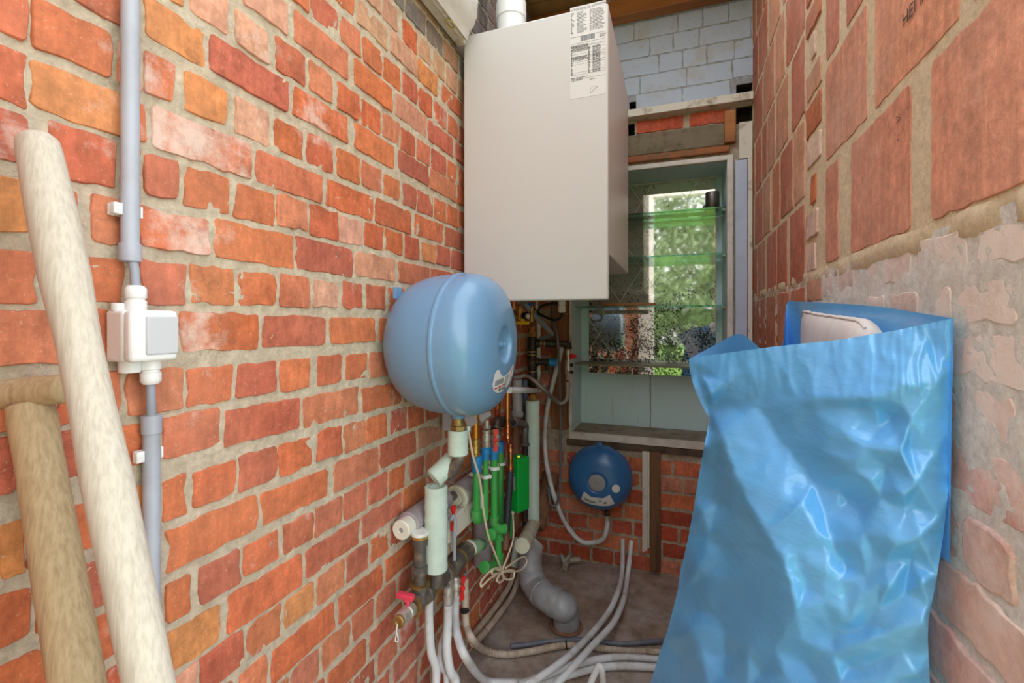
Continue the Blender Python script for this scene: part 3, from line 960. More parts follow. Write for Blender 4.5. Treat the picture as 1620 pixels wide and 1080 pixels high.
for yy, xx, zz, lab in ((gy1 - .002, ax - .008, HC + .155, 'white clip holding the conduit above the switch box'), (y2, x2, HC - .188, 'white clip holding the conduit below the switch box')):
    b = MB(); b.box((XL + .006, yy - .019, zz - .008), (XL + .011, yy + .017, zz + .008), .001)
    for s_ in (-1, 1):
        b.box((XL + .011, yy + s_ * .0125 - .0015, zz - .008), (xx + .004, yy + s_ * .0125 + .0015, zz + .008), .001)
    b.box((xx - .006, yy - .022, zz - .008), (xx + .005, yy - .0125, zz + .008), .002)
    solo('conduit_clip', b, m_white, lab, 'clip')

# ================================================================ tool handles against the wall
def unproj(u, v, k):
    r = ray(u, v) * k
    return V(r.x, r.y, r.z + HC)


p0, p1 = unproj(57, 212, .00069), unproj(236, 1080, .00062)
d = (p1 - p0); p2 = p0 + d * ((.02 - p0.z) / d.z)
L = (p2 - p0).length
b = MB(); b.lathe(p0, p2 - p0, [(0, .006), (.003, .0135), (.009, .0178), (.02, .019)] + [(.02 + (L - .03) * i / 20, .0192 + .0012 * math.sin(i * 1.3) + .0007 * (i % 3)) for i in range(1, 21)] + [(L - .005, .017)], 28)
solo('tool_handle', b, m_wood, 'long pale round wooden tool handle leaning on the brick, rounded end up', 'handle')
g0, g1 = unproj(-70, 632, .00073), unproj(108, 614, .00073)
s0, s1 = unproj(48, 640, .00073), unproj(124, 1085, .00068)
d = s1 - s0; s2_ = s0 + d * ((.03 - s0.z) / d.z)
sh = thing('spade_handle', 'tan wooden T-shaped spade handle behind the long pale handle', 'handle', s2_)
b = MB(); b.tube(spline([g0, g0.lerp(g1, .3), g0.lerp(g1, .65), g0.lerp(g1, .93), g1], 5), lambda t: .0175 * (1 - abs(2 * t - 1) ** 4 * .35), 20)
part('grip', b, m_wood_brown, sh)
L = (s2_ - s0).length
b = MB(); b.lathe(s0, s2_ - s0, [(-.004, .014), (.0, .0205), (.02, .0215), (.06, .0205), (.2, .0222), (.45, .0232), (L, .022)], 28); part('shaft', b, m_wood_brown, sh)

# ================================================================ wrapped trunk under the ceiling of the long wall
tk = thing('roller_blind_box', 'long white plastic box high on the brick, ending beside the boiler', 'blind', (XL + .05, .9, HC + .96))
ys0, ys1 = .62, 1.415
zb = HC + .962
b = MB()
b.box((XL + .008, ys0, zb + .006), (XL + .04, ys1 + .03, zb + .03), .003)
b.box((XL + .04, ys0, zb), (XL + .05, ys1, zb + .034), .003)
b.box((XL + .053, ys0, zb + .002), (XL + .061, ys1, zb + .04), .003)
part('rail', b, m_offwhite, tk)
m_film = mat('dusty_clear_film', (214, 212, 206), .35, dirt=(190, 184, 172), dirt_scale=9, bmp=.5, bmp_scale=16)
pts = [(.06, .0), (.064, .012), (.072, .03), (.086, .045), (.094, .075), (.098, .12), (.1, .2), (.09, .26), (.008, .26), (.008, .03)]
b = MB(); ny = 40
for i in range(ny + 1):
    y = ys0 + (ys1 - ys0) * i / ny
    for k, (x, z) in enumerate(pts):
        w = .004 * noise.noise((y * 11, k * .8, 2)) if 1 < k < 7 else 0
        b.v.append(V(XL + x + w, y, zb + z + w))
n = len(pts)
for i in range(ny):
    for k in range(n):
        k2 = (k + 1) % n
        b.f.append((i * n + k, i * n + k2, (i + 1) * n + k2, (i + 1) * n + k)); b.mi.append(0)
b.f += [tuple(range(n)), tuple(ny * n + k for k in range(n))]; b.mi += [0, 0]
part('wrapping', b, m_film, tk, label='dusty film wrapped round the box')
b = MB()
for k in range(2):
    c0 = V(XL + .05, ys1 - .1 + k * .004, zb + .002)
    b.tube([c0 + V(.012 * math.cos(t) - .004, .022 * math.sin(t), -.004 + .003 * k) for t in [2 * math.pi * i / 22 for i in range(23)]], .0018, 8)
solo('cord_loop', b, mat('yellow_cord', (206, 186, 110), .6), 'small yellow loop of cord hanging at the end of the white box', 'cord')

# ================================================================ end wall: beam, lintel, boards
yF = YB - .001
b = MB(); b.box((-.235, YB - .05, HC + 1.015), (XR - .006, yF + .02, HC + 1.052), .003)
solo('painted_batten', b, m_offwhite, 'flaking white wooden batten below the pale blue brick', 'batten')
m_lint = mat('rough_concrete', (128, 116, 96), .95, dirt=(96, 84, 66), dirt_scale=20, bmp=.9, bmp_scale=70)
b = MB(); b.box((-.5, YB - .012, HC + .835), (.222, yF + .05, HC + .94), .006)
solo('concrete_lintel', b, m_lint, 'grey concrete lintel above the glazed cabinet', 'lintel')
b = MB(); b.box((-.5, YB - .022, HC + .8), (.235, yF + .05, HC + .832), .006)
solo('thin_plank', b, mat('brick_dusted_plank', (160, 100, 62), .9, dirt=(110, 92, 74), dirt_scale=16, bmp=.6, bmp_scale=40), 'rough reddish plank between concrete lintel and cabinet frame', 'plank')
b = MB(); b.box((.21, YB - .035, HC + .838), (.258, yF + .02, HC + .985), .004)
solo('wood_block', b, m_beam, 'orange varnished wood block at the end of the lintel', 'block')
b = MB(); b.box((.2555, YB - .03, HC - .3), (.306, yF + .012, HC + .752), .003)
solo('lavender_board', b, m_lav, 'narrow lavender painted board beside the glazed cabinet', 'board')
b = MB(); b.box((.3085, YB - .022, HC - .3), (.3275, yF + .012, HC + .76), .002); b.box((.272, YB - .022, HC + .7605), (.3275, yF + .012, HC + .928), .002)
solo('painted_strip', b, m_offwhite, 'narrow off-white flaking strip in the corner by the block wall', 'strip')
xx = PB(892, 600, .02).x
b = MB(); b.box((-.618, YB - .028, HC - .55), (-.532, yF + .02, HC + .6), .004)
solo('brown_board', b, m_brown_wood, 'brown wooden board beside the cabinet frame, behind the pipes', 'board')
b = MB(); b.box((-.12, YB - .03, .02), (-.072, yF + .015, HC - .628), .003)
solo('brown_post', b, mat('rotten_post_wood', (120, 84, 56), .8, dirt=(70, 48, 34), dirt_scale=9, bmp=.4, bmp_scale=50, stretch=(3, 3, .3)), 'brown rotting wooden post under the cabinet', 'post')
b = MB()
for k, (w0, w1, t) in enumerate(((-.158, -.146, .016), (-.146, -.134, .024), (-.134, -.124, .014))):
    b.box((w0, YB - t - .004, .105 + .01 * k), (w1, yF + .012, HC - .628), .0015)
solo('cable_trunking', b, m_offwhite, 'thin white cable trunking beside the brown post under the cabinet', 'trunking')

# ================================================================ glazed cabinet in its niche
m_cab = mat('pale_blue_cabinet_paint', (204, 228, 232), .5, dirt=(186, 214, 218), dirt_scale=6)
m, nt, bs = new_mat('rust_streaked_blue_board')
n1 = noise_node(nt, 9, 6, .7, stretch=(4, 1, .25)); n2 = noise_node(nt, 3, 4, .6)
c_ = mix(nt, ramp(nt, n1.outputs['Fac'], [(.58, 0.0), (.72, .8)]).outputs['Color'], srgb(202, 228, 230), srgb(172, 164, 130))
nt.links.new(c_, bs.inputs['Base Color']); bs.inputs['Roughness'].default_value = .5
m_cab_rust = m
cab = thing('display_cabinet', 'pale blue built-in cabinet with spotted mirror back and glass shelves', 'cabinet', (-.14, YB + .1, HC - .6))
cx0, cx1, cz0, cz1, cyf, cyb = -.511, .2222, HC - .562, HC + .762, YB - .018, 2.6
b = MB()
b.box((cx0 - .017, cyf, cz0 - .036), (cx0, cyf + .022, cz1 + .024), .003)
b.box((cx1, cyf, cz0 - .036), (cx1 + .026, cyf + .022, cz1 + .024), .003)
b.box((cx0 - .002, cyf, cz1), (cx1 + .002, cyf + .022, cz1 + .024), .003)
b.box((cx0 - .002, cyf, cz0 - .036), (cx1 + .002, cyf + .022, cz0), .003)
part('frame', b, mat('greyish_white_frame', (214, 208, 200), .5, dirt=(180, 168, 152), dirt_scale=12), cab, label='off-white wooden frame')
for (xa, xb) in ((cx0 - .014, cx0), (cx1, cx1 + .014)):
    b = MB(); b.box((xa, cyf + .022, cz0 - .014), (xb, cyb, cz1 + .012)); part('side_panel', b, m_cab, cab)
b = MB(); b.box((cx0, cyf + .022, cz1), (cx1, cyb, cz1 + .012)); part('top_panel', b, m_cab, cab)
b = MB(); b.box((cx0, cyf + .022, cz0 - .014), (cx1, cyb, cz0)); part('bottom_board', b, mat('grimy_bottom_board', (150, 136, 118), .8, dirt=(104, 88, 70), dirt_scale=14, bmp=.3), cab, label='grimy bare bottom board')
xm = -.133
for (xa, xb) in ((cx0, xm - .0015), (xm + .0015, cx1)):
    b = MB(); b.box((xa, cyb - .008, cz0), (xb, cyb, HC - .27), .0015); part('back_board', b, m_cab_rust, cab)
b = MB(); b.box((cx0, cyb - .004, HC - .27), (cx1, cyb, cz1)); part('back_panel', b, m_cab, cab)
# mirror: aged silvering and scratched lozenge lines
m, nt, bs = new_mat('aged_mirror')
tc = nd(nt, 'ShaderNodeTexCoord'); sx = nd(nt, 'ShaderNodeSeparateXYZ'); nt.links.new(tc.outputs['Object'], sx.inputs[0])
def mth(op, a_, b_=None):
    n_ = nd(nt, 'ShaderNodeMath', operation=op)
    for k_, v_ in enumerate((a_, b_)):
        if v_ is None: continue
        if isinstance(v_, (int, float)): n_.inputs[k_].default_value = v_
        else: nt.links.new(v_, n_.inputs[k_])
    return n_.outputs[0]
ua, ub = mth('DIVIDE', sx.outputs[0], .23), mth('DIVIDE', sx.outputs[2], .36)
def line(expr):
    f_ = mth('FRACT', mth('ADD', expr, 100.17)); return mth('LESS_THAN', mth('ABSOLUTE', mth('SUBTRACT', f_, .5)), .008)
lines = mth('MAXIMUM', line(mth('ADD', ua, ub)), line(mth('SUBTRACT', ua, ub)))
nA_ = noise_node(nt, 95, 3, .6); nB_ = noise_node(nt, 7, 5, .65)
lowz = nd(nt, 'ShaderNodeMapRange'); nt.links.new(sx.outputs[2], lowz.inputs[0])
lowz.inputs[1].default_value = .34; lowz.inputs[2].default_value = .95; lowz.inputs[3].default_value = .14; lowz.inputs[4].default_value = -.01
spot = mth('ADD', mth('ADD', mth('MULTIPLY', nA_.outputs['Fac'], .62), mth('MULTIPLY', nB_.outputs['Fac'], .5)), lowz.outputs[0])
sp_ = ramp(nt, spot, [(.655, 0.0), (.69, 1.0)])
hz = ramp(nt, nB_.outputs['Fac'], [(.35, .3), (.7, .55)])
bs.inputs['Metallic'].default_value = 1
bs.inputs['Base Color'].default_value = (.78, .79, .74, 1)
bs.inputs['Roughness'].default_value = .035
df = nd(nt, 'ShaderNodeBsdfDiffuse')
nt.links.new(mix(nt, sp_.outputs['Color'], srgb(182, 182, 164), srgb(52, 50, 44)), df.inputs['Color'])
dl = nd(nt, 'ShaderNodeBsdfDiffuse'); dl.inputs['Color'].default_value = (*srgb(225, 228, 216), 1)
ms = nd(nt, 'ShaderNodeMixShader'); ms2 = nd(nt, 'ShaderNodeMixShader')
fac = mth('MAXIMUM', mth('MULTIPLY', sp_.outputs['Color'], .9), hz.outputs['Color'])
nt.links.new(fac, ms.inputs[0]); nt.links.new(bs.outputs[0], ms.inputs[1]); nt.links.new(df.outputs[0], ms.inputs[2])
nt.links.new(mth('MULTIPLY', lines, .55), ms2.inputs[0]); nt.links.new(ms.outputs[0], ms2.inputs[1]); nt.links.new(dl.outputs[0], ms2.inputs[2])
nt.links.new(ms2.outputs[0], nt.nodes['Material Output'].inputs['Surface'])
b = MB(); b.box((-.466, cyb - .0125, HC - .277), (.1916, cyb - .0085, HC + .752), .0008)
b = MB()
lo_, hi_ = V(-.466, cyb - .0125, HC - .277), V(.1916, cyb - .0085, HC + .752)
b.box(lo_, hi_, .0008)
_org = base_of(b)
part('mirror', b, m, cab, label='old mirror spotted black along the bottom, scratched with lozenge lines')
b = MB()
for z in (HC + .757, ):
    b.box((-.48, cyb - .02, z - .004), (.2, cyb - .006, z + .004), .001)
b.box((-.21, cyb - .024, HC + .744), (-.195, cyb - .012, HC + .757), .001)
part('mirror_bead', b, m_offwhite, cab)
m_glass, nt, bs = new_mat('green_edged_glass')
bs.inputs['Base Color'].default_value = (.42, .74, .6, 1); bs.inputs['Roughness'].default_value = .03
bs.inputs['Transmission Weight'].default_value = 1; bs.inputs['IOR'].default_value = 1.48
m_dusty, nt, bs = new_mat('dusty_glass')
bs.inputs['Base Color'].default_value = (*srgb(150, 140, 112), 1); bs.inputs['Roughness'].default_value = .4; bs.inputs['Transmission Weight'].default_value = .45
SHZ = (HC + .556, HC + .337, HC + .087, HC - .213)
for k, z in enumerate(SHZ):
    b = MB(); b.box((cx0 + .002, 2.395, z - .005), (cx1 - .002, 2.575, z + .004), .0006)
    part('glass_shelf', b, m_dusty if k == 3 else m_glass, cab, label=('dusty brown glass shelf' if k == 3 else None))
    for xs, sg in ((cx0, 1), (cx1, -1)):
        for yy in (2.42, 2.55):
            b = MB(); b.box((min(xs, xs + sg * .014), yy - .006, z - .013), (max(xs, xs + sg * .014), yy + .006, z - .0045), .001)
            part('shelf_support', b, m_chrome, cab)
b = MB(); b.box((-.4, 2.5, SHZ[0] + .0045), (.165, 2.54, SHZ[0] + .016), .002)
solo('dark_bar', b, mat('dark_painted_bar', (60, 58, 56), .6), 'long dark bar lying on the topmost glass shelf', 'bar')
b = MB(); pc = PY(1127, 316, 2.455)
b.lathe((pc.x, 2.455, SHZ[0] + .0045), (0, 0, 1), [(0, .03), (.003, .032), (.082, .032), (.085, .031), (.0852, .028), (.006, .027), (.006, .001)], 28)
solo('metal_cup', b, mat('dull_steel_cup', (112, 106, 100), .4, .8, dirt=(70, 62, 56), dirt_scale=18), 'short dull metal cup on the topmost glass shelf', 'cup')
b = MB(); b.box((.172, 2.5, SHZ[0] + .0045), (.186, 2.53, SHZ[0] + .08), .002)
solo('brass_plate', b, m_brass_old, 'small yellowish plate standing behind the metal cup', 'plate')
b = MB(); b.box((-.36, 2.405, SHZ[2] + .0045), (-.095, 2.44, SHZ[2] + .019), .002)
solo('wooden_slat', b, mat('orange_slat_wood', (176, 112, 58), .6, dirt=(130, 80, 40), dirt_scale=10), 'short orange wooden slat lying on a glass shelf under the boiler corner', 'slat')
b = MB(); b.box((cx0 - .03, YB - .014, HC - .632), (cx1 + .03, yF + .012, HC - .6), .004)
solo('sill_board', b, m_dark_wood, 'dark grimy board under the cabinet frame', 'board')
# ================================================================ pipework on the long wall, under the vessel and boiler
def stack(p0, p1, prof, m=None, seg=20):
    """lathe along p0->p1, profile given as (fraction, radius)"""
    p0, p1 = Vector(p0), Vector(p1); L = (p1 - p0).length
    return (m or MB()).lathe(p0, p1 - p0, [(t * L, r) for t, r in prof], seg)


def foam_tube(p0, p1, r, m=None, seg=24, n=14, lump=.0012, bore=.45, sd=0.0):
    """foam sleeve: slightly lumpy, open bore at both ends"""
    p0, p1 = Vector(p0), Vector(p1); L = (p1 - p0).length; m = m or MB()
    pr = [(.012, r * bore), (.0015, r * (bore + .1)), (0, r * .9), (.003, r)]
    pr += [(L * i / n, r + lump * noise.noise((i * .7 + sd, sd, 2))) for i in range(1, n)]
    pr += [(L - .003, r), (L, r * .9), (L - .0015, r * (bore + .1)), (L - .012, r * bore)]
    return m.lathe(p0, p1 - p0, pr, seg)


def elbow_tube(pts, r, m=None, seg=16, n=5, collar=0, mi=0):
    m = m or MB()
    P = [Vector(p) for p in pts]
    m.tube(P, r, seg, smooth=n)
    if collar:
        for a, c in ((P[0], P[1]), (P[-1], P[-2])):
            d = (c - a).normalized()
            m.lathe(a - d * .001, d, [(0, r * 1.05), (.001, r + collar), (.010, r + collar), (.012, r * 1.02)], seg)
    return m


def butterfly(p, axis, wing, size, m=None):
    """two-winged valve handle: hub along axis, wings along wing"""
    m = m or MB(); p, axis, wing = Vector(p), Vector(axis).normalized(), Vector(wing).normalized()
    sd = axis.cross(wing)
    m.lathe(p, axis, [(0, size * .2), (size * .32, size * .22), (size * .36, size * .16)], 12)
    for s in (-1, 1):
        vs = []
        for (t, w) in ((.05, .12), (.42, .17), (.62, .34), (1.0, .42)):
            for a_ in (size * .1, size * .3):
                for k in (-1, 1):
                    vs.append(p + wing * s * t * size + sd * k * w * size * .55 + axis * a_)
        fs = []
        for i in range(3):
            o = i * 4
            fs += [(o, o + 1, o + 5, o + 4), (o + 2, o + 6, o + 7, o + 3), (o, o + 4, o + 6, o + 2), (o + 1, o + 3, o + 7, o + 5)]
        fs += [(0, 2, 3, 1), (12, 13, 15, 14)]
        m.add(vs, fs)
    return m


# ---- drop from the big vessel: brass nut, foam, iron elbow, angled foam, upright foam
dx, dy = -.559, VY
vz = lambda v: PX(728, v, dx).z
dp = thing('vessel_pipe', 'pale foam-wrapped pipe dropping in jogs from the big blue vessel to the iron manifold', 'pipe', (dx, dy, HC - .75))
b = MB(); b.lathe((dx, dy, VZ - .2015), (0, 0, -1), [(0, .0165), (.012, .0165), (.013, .018), (.018, .018)], 20); b.hexnut((dx, dy, VZ - .22), (dx, dy, VZ - .238), .0215)
part('brass_nut', b, m_brass_old, dp, label='brass')
f0, f1 = V(dx, dy, vz(678)), V(dx, dy, vz(717))
part('foam_sleeve', foam_tube(f0, f1, .0275, sd=1), m_foam, dp)
e_end = PX(705, 748, -.60)
part('elbow', elbow_tube([f1 + V(0, 0, .008), f1 - V(0, 0, .012), f1 + (e_end - f1) * .45 - V(0, 0, .022), e_end], .0165, collar=.004), m_iron, dp, label='black iron elbow')
a0, a1 = PX(717, 727, -.588), PX(686, 757, -.622)
part('foam_sleeve', foam_tube(a0, a1, .0275, sd=3), m_foam, dp)
u0, u1 = PX(690, 768, -.622), PX(690.5, 901, -.622)
b = foam_tube(u0, V(u0.x, u0.y, u1.z), .0312, sd=5, n=20, lump=.002)
part('foam_sleeve', b, m_foam, dp, label='tall foam sleeve')
b = MB(); b.box(u0 + V(.0305, -.012, -.2), u0 + V(.032, -.0105, -.18), .0003)
b = MB(); b.cyl(u1 + V(0, 0, .02), V(u1.x, u1.y, PX(690, 921, -.632).z), .0165); part('pipe_end', b, m_iron, dp, label='black iron')

# ---- foam-wrapped run along the wall with white end cap
ip = thing('insulated_pipe', 'grey dusty foam-wrapped pipe running along the brick, white cap on its end', 'pipe', PX(650, 840, -.68))
i0, i1 = PX(645, 822, -.69), PX(706, 790, -.69)
i0.z = i1.z = (i0.z + i1.z) / 2 - .002
i2, i3 = PX(720, 785, -.676), PX(770, 753, -.676)
i2.z = i3.z = (i2.z + i3.z) / 2
part('foam_sleeve', foam_tube(i0, i1 - V(0, .02, 0), .0345, sd=9, lump=.002), m_foam_grey, ip)
part('foam_sleeve', foam_tube(i2, i3, .041, sd=11, lump=.002, bore=.5), m_foam_grey, ip, label='second grey sleeve')
b = MB(); b.tube([i0 + V(0, .02, 0), i1 - V(0, .03, 0), (i1 + i2) / 2, i3 + V(0, .02, 0)], .014, 14); part('pipe', b, m_iron, ip)
ce0 = i0 - V(0, .035, 0)
b = MB(); b.lathe(ce0, (0, 1, 0), [(.003, .0), (.003, .006), (0, .008), (0, .024), (.003, .0265), (.032, .0265), (.05, .025)], 26); part('end_cap', b, mat('cream_end_cap', (226, 224, 210), .5), ip, label='cream round cap')
b = MB(); b.lathe(ce0 + V(0, .0025, 0), (0, -1, 0), [(0, .006), (.0006, .0055)], 14); part('cap_plug', b, m_disc, ip, label='grey dot')
b = foam_tube(i2 - V(0, .001, 0), i2 + V(0, .016, 0), .0425, bore=.55, n=3); part('foam_end', b, m_foam_old, ip, label='ragged cream foam end')

# ---- iron manifold
mf = thing('iron_manifold', 'black iron pipe manifold with brass rings low on the brick', 'manifold', PX(690, 960, -.65))
m0, m1 = PX(650, 951, -.650), PX(742, 877, -.650)
zc = (m0.z + m1.z) / 2
m0 = V(-.65, m0.y, zc + .004); m1 = V(-.65, m1.y, zc - .002)
ax_ = lambda t: m0.lerp(m1, t)
Lm = (m1 - m0).length
part('pipe', MB().lathe(ax_(.1), m1 - m0, [(0, .0165), (.05, .0165), (.9 * Lm, .0165)], 20), m_iron, mf)
tees = [.2, .36]
for t, (ua_, va_) in zip((.13, .45), ((657, 842), (690, 910))):
    c_ = ax_(t)
    b = MB(); b.lathe(c_ - (m1 - m0).normalized() * .036, m1 - m0, [(0, .019), (.003, .027), (.014, .027), (.016, .0235), (.056, .0235), (.058, .027), (.069, .027), (.072, .019)], 24)
    b.lathe(c_, (0, 0, 1), [(0, .02), (.026, .0205), (.028, .0235), (.04, .0235), (.043, .018)], 24)
    part('tee', b, m_iron, mf)
    b = MB()
    for k in (-.038, .034):
        b.lathe(c_ + (m1 - m0).normalized() * k, m1 - m0, [(-.001, .018), (0, .0274), (.004, .0274), (.005, .018)], 24)
    b.lathe(c_ + V(0, 0, .039), (0, 0, 1), [(-.001, .018), (0, .0274), (.004, .0274), (.005, .018)], 24)
    part('brass_ring', b, m_brass_old, mf, label='brass')
b = MB()
for t0, t1 in ((.62, .78), (.80, .97)):
    stack(ax_(t0), ax_(t1), [(0, .024), (.05, .0305), (.95, .0305), (1, .024)], b, 8)
part('union', b, m_iron, mf)
b = MB(); b.lathe(ax_(.785), m1 - m0, [(-.004, .024), (-.003, .032), (.004, .032), (.005, .024)], 24); part('union_ring', b, m_brass_old, mf, label='orange-yellow brass')
c0 = ax_(.13)
top = PX(657, 857, -.65).z
b = MB(); b.lathe((c0.x, c0.y, c0.z + .04), (0, 0, 1), [(0, .0165), (.03, .0165), (.031, .021), (.052, .021), (.053, .0165), (.105, .0165), (.106, .0205), (.125, .0205), (.126, .0165), (top - c0.z - .04 - .012, .0165), (top - c0.z - .04 - .011, .0215), (top - c0.z - .04, .0215)], 22)
part('riser', b, m_iron, mf, label='short upright iron pipe')
b = MB(); b.lathe((c0.x, c0.y, top + .0005), (0, 0, 1), [(0, .021), (.002, .0225), (.007, .0225), (.008, .02)], 22); part('riser_ring', b, m_brass, mf, label='brass')
b = MB(); b.lathe((c0.x, c0.y, top + .0088), (0, 0, 1), [(0, .022), (.001, .0235), (.01, .0235), (.011, .015)], 22); part('riser_cap', b, m_white, mf, label='white')
# drain cock at the near end
dv = thing('drain_cock', 'drain cock with faded red handle at the near end of the iron manifold', 'valve', m0 - V(0, .04, .02))
e0 = ax_(.04); dr = (m0 - m1).normalized()
part('body', MB().lathe(e0 + dr * .012, dr, [(0, .015), (.002, .019), (.02, .019), (.022, .016), (.034, .016), (.035, .0185), (.052, .0185), (.053, .012)], 22), m_chrome, dv)
b = MB(); b.lathe(e0 + dr * .028 + V(0, 0, .015), (0, 0, 1), [(0, .006), (.014, .006), (.015, .012), (.02, .012), (.021, .008)], 14)
hp = e0 + dr * .028 + V(0, 0, .034)
b.box(hp + V(-.032, -.009, -.002), hp + V(.018, .009, .012), .004); part('handle', b, m_pink, dv, label='faded red handle')
ed = e0 + dr * .066
part('plug', MB().lathe(ed, dr, [(0, .016), (.006, .0165), (.008, .014), (.008, .008), (.004, .006)], 20), m_brass_old, dv)
b = MB(); b.tube([ed + dr * .009 + V(0, 0, -.004), ed + dr * .013 + V(0, 0, -.02), ed + dr * .012 + V(.004, 0, -.034), ed + dr * .012 + V(.003, 0, -.044), ed + dr * .012 + V(-.004, 0, -.044), ed + dr * .012 + V(-.003, 0, -.034), ed + dr * .013 + V(0, 0, -.022)], .0016, 8, smooth=4); part('tie_strap', b, m_white, dv)
# far end: white sealing tape and green fitting
gf = thing('green_fitting', 'dusty green plastic fitting screwed on the far end of the iron manifold', 'fitting', ax_(1.02))
g0_ = ax_(.985); g1_ = PX(764, 860, -.652)
part('tape', MB().lathe(g0_, g1_ - g0_, [(0, .02), (.002, .0275), (.008, .0275), (.01, .02)], 22), m_offwhite, gf, label='white sealing tape')
b = MB(); stack(g0_ + (g1_ - g0_).normalized() * .012, g1_, [(0, .02), (.05, .0245), (.5, .0235), (.52, .02), (.93, .02), (1, .014)], b, 22); part('body', b, mat('dusty_green', (120, 176, 128), .5, dirt=(190, 184, 170), dirt_scale=14, dirt_lo=.42, dirt_hi=.62), gf)
# small outlet valve under the manifold with white hoses, and butterfly valve beside it
ov = thing('outlet_valve', 'nickel elbow valve under the manifold feeding white hoses', 'valve', ax_(.55) - V(0, 0, .1))
o0 = PX(709, 938, -.628)
b = MB(); b.lathe(o0 + V(0, 0, .022), (0, 0, -1), [(0, .008), (.003, .013), (.018, .0145), (.019, .0115), (.026, .0115), (.027, .0145), (.05, .0145), (.052, .01)], 18)
b.tube([o0 + V(-.002, .012, .012), ax_(.6) - V(0, 0, .012)], .011, 14); part('body', b, m_chrome, ov)
bv = thing('ball_valve', 'small valve with bright red butterfly handle under the iron manifold', 'valve', PX(725, 960, -.62))
v0_ = PX(721, 928, -.632)
b = MB(); b.lathe(v0_ + V(0, .0, .03), (0, 0, -1), [(0, .009), (.004, .0125), (.02, .0125), (.024, .0145), (.036, .0145), (.04, .011), (.055, .0125), (.056, .009)], 16); b.lathe(v0_ + V(0, 0, .004), (1, 0, 0), [(0, .006), (.018, .005)], 10); part('body', b, m_chrome, bv)
part('handle', butterfly(v0_ + V(.0185, -.001, .002), (1, -.35, 0), (.05, .1, 1), .034), m_red, bv, label='red butterfly handle')

# ---- white box on the wall and the valve handle behind the foam
wx = thing('junction_box', 'white plastic box on the brick behind the foam sleeves, cables below', 'box', V(-.69, 1.27, HC - .62))
A_, B_ = PX(711, 812, -.64), PX(749, 800, -.64)
b = MB(); b.box((XL + .006, A_.y, HC - .66), (-.64, B_.y, HC - .59), .004); part('housing', b, m_offwhite, wx)
b = MB(); b.box((XL + .01, A_.y + .03, HC - .661), (-.6395, A_.y + .036, HC - .589), .001); part('lid_seam', b, m_white, wx)
b = MB()
for yy in (A_.y + .035, A_.y + .06):
    b.tube([(-.665, yy, HC - .659), (-.666, yy + .004, HC - .70), (-.668, yy + .008, HC - .712)], lambda t: .0068 + .0008 * math.sin(t * 110), 10, smooth=24)
part('flexible_sleeve', b, m_hose_beige, wx)
gp = thing('grey_thin_pipe', 'thin grey pipe hooking down in front of the white box', 'pipe', PX(718, 890, -.62))
b = MB(); b.tube([PX(713, 822, -.628), PX(717, 816, -.62), PX(720, 824, -.618), PX(719, 850, -.622), PX(719, 885, -.628)], .0052, 12, smooth=5)
part('pipe', b, m_grey_pvc, gp)
b2v = thing('ball_valve', 'valve half hidden behind the tall foam sleeve, red butterfly handle', 'valve', PX(711, 835, -.63))
w0 = PX(708, 816, -.645)
part('body', MB().lathe(w0 + V(-.012, 0, .0), (1, 0, 0), [(0, .012), (.014, .012), (.016, .006), (.026, .005)], 14), m_chrome, b2v)
part('handle', butterfly(w0 + V(.014, 0, -.002), (1, -.4, 0), (0, 0, 1), .036), m_red, b2v, label='red butterfly handle')
fs_ = foam_tube(PX(756, 781, -.632), PX(756, 806, -.632), .0215, sd=14, bore=.4)
solo('foam_sleeve', fs_, m_foam, 'short pale foam sleeve over the green pipe beside the white box', 'sleeve')

# ---- four green plastic water pipes with blue connectors
GX = -.61


def green_pipe(u, v0, v1, r, con_v0, con_v1, con_r, label, off=GX, elbow=None):
    t = thing('water_pipe', label, 'pipe', PX(u, v1, off), 'green plastic water pipes')
    p0, p1 = PX(u, v0, off), PX(u, v1, off)
    p1 = V(p0.x, p0.y, p1.z)
    b = MB(); b.cyl(p0, p1, r, 18); part('pipe', b, m_green, t)
    c0, c1 = PX(u, con_v0, off), PX(u, con_v1, off)
    c0 = V(p0.x, p0.y, c0.z); c1 = V(p0.x, p0.y, c1.z)
    part('connector', stack(c0, c1, [(0, con_r * .9), (.03, con_r), (.5, con_r), (.53, con_r * .82), (.97, con_r * .78), (1, con_r * .6)], seg=10), m_bluecap, t, label='blue connector')
    if elbow:
        P = [V(p1.x, p1.y, p1.z + .012)] + [Vector(x) for x in elbow(p1)]
        part('elbow', elbow_tube(P, r * 1.28, n=5, collar=.0025), m_green, t)
    return p0, p1


q1 = green_pipe(754, 744, 812, .0125, 720, 747, .0195, 'green plastic pipe with the lowest and widest blue connector', elbow=lambda p: [p - V(0, 0, .014), p + V(-.004, .02, -.028), p + V(-.006, .045, -.03)])
q2 = green_pipe(768, 726, 822, .0108, 708, 727, .0165, 'green plastic pipe with blue connector below a bare nickel valve')
q3 = green_pipe(781.5, 726, 822, .0128, 707, 727, .0165, 'green plastic pipe with blue connector below the red-handled valve', elbow=lambda p: [p - V(0, 0, .012), p + V(.012, .012, -.034), p + V(.03, .03, -.04)])
q4 = green_pipe(791.5, 714, 818, .0128, 698, 716, .0165, 'dark green plastic pipe set furthest back, blue connector behind a red handle', off=-.638, elbow=lambda p: [p - V(0, 0, .012), p + V(.0, .012, -.028)])
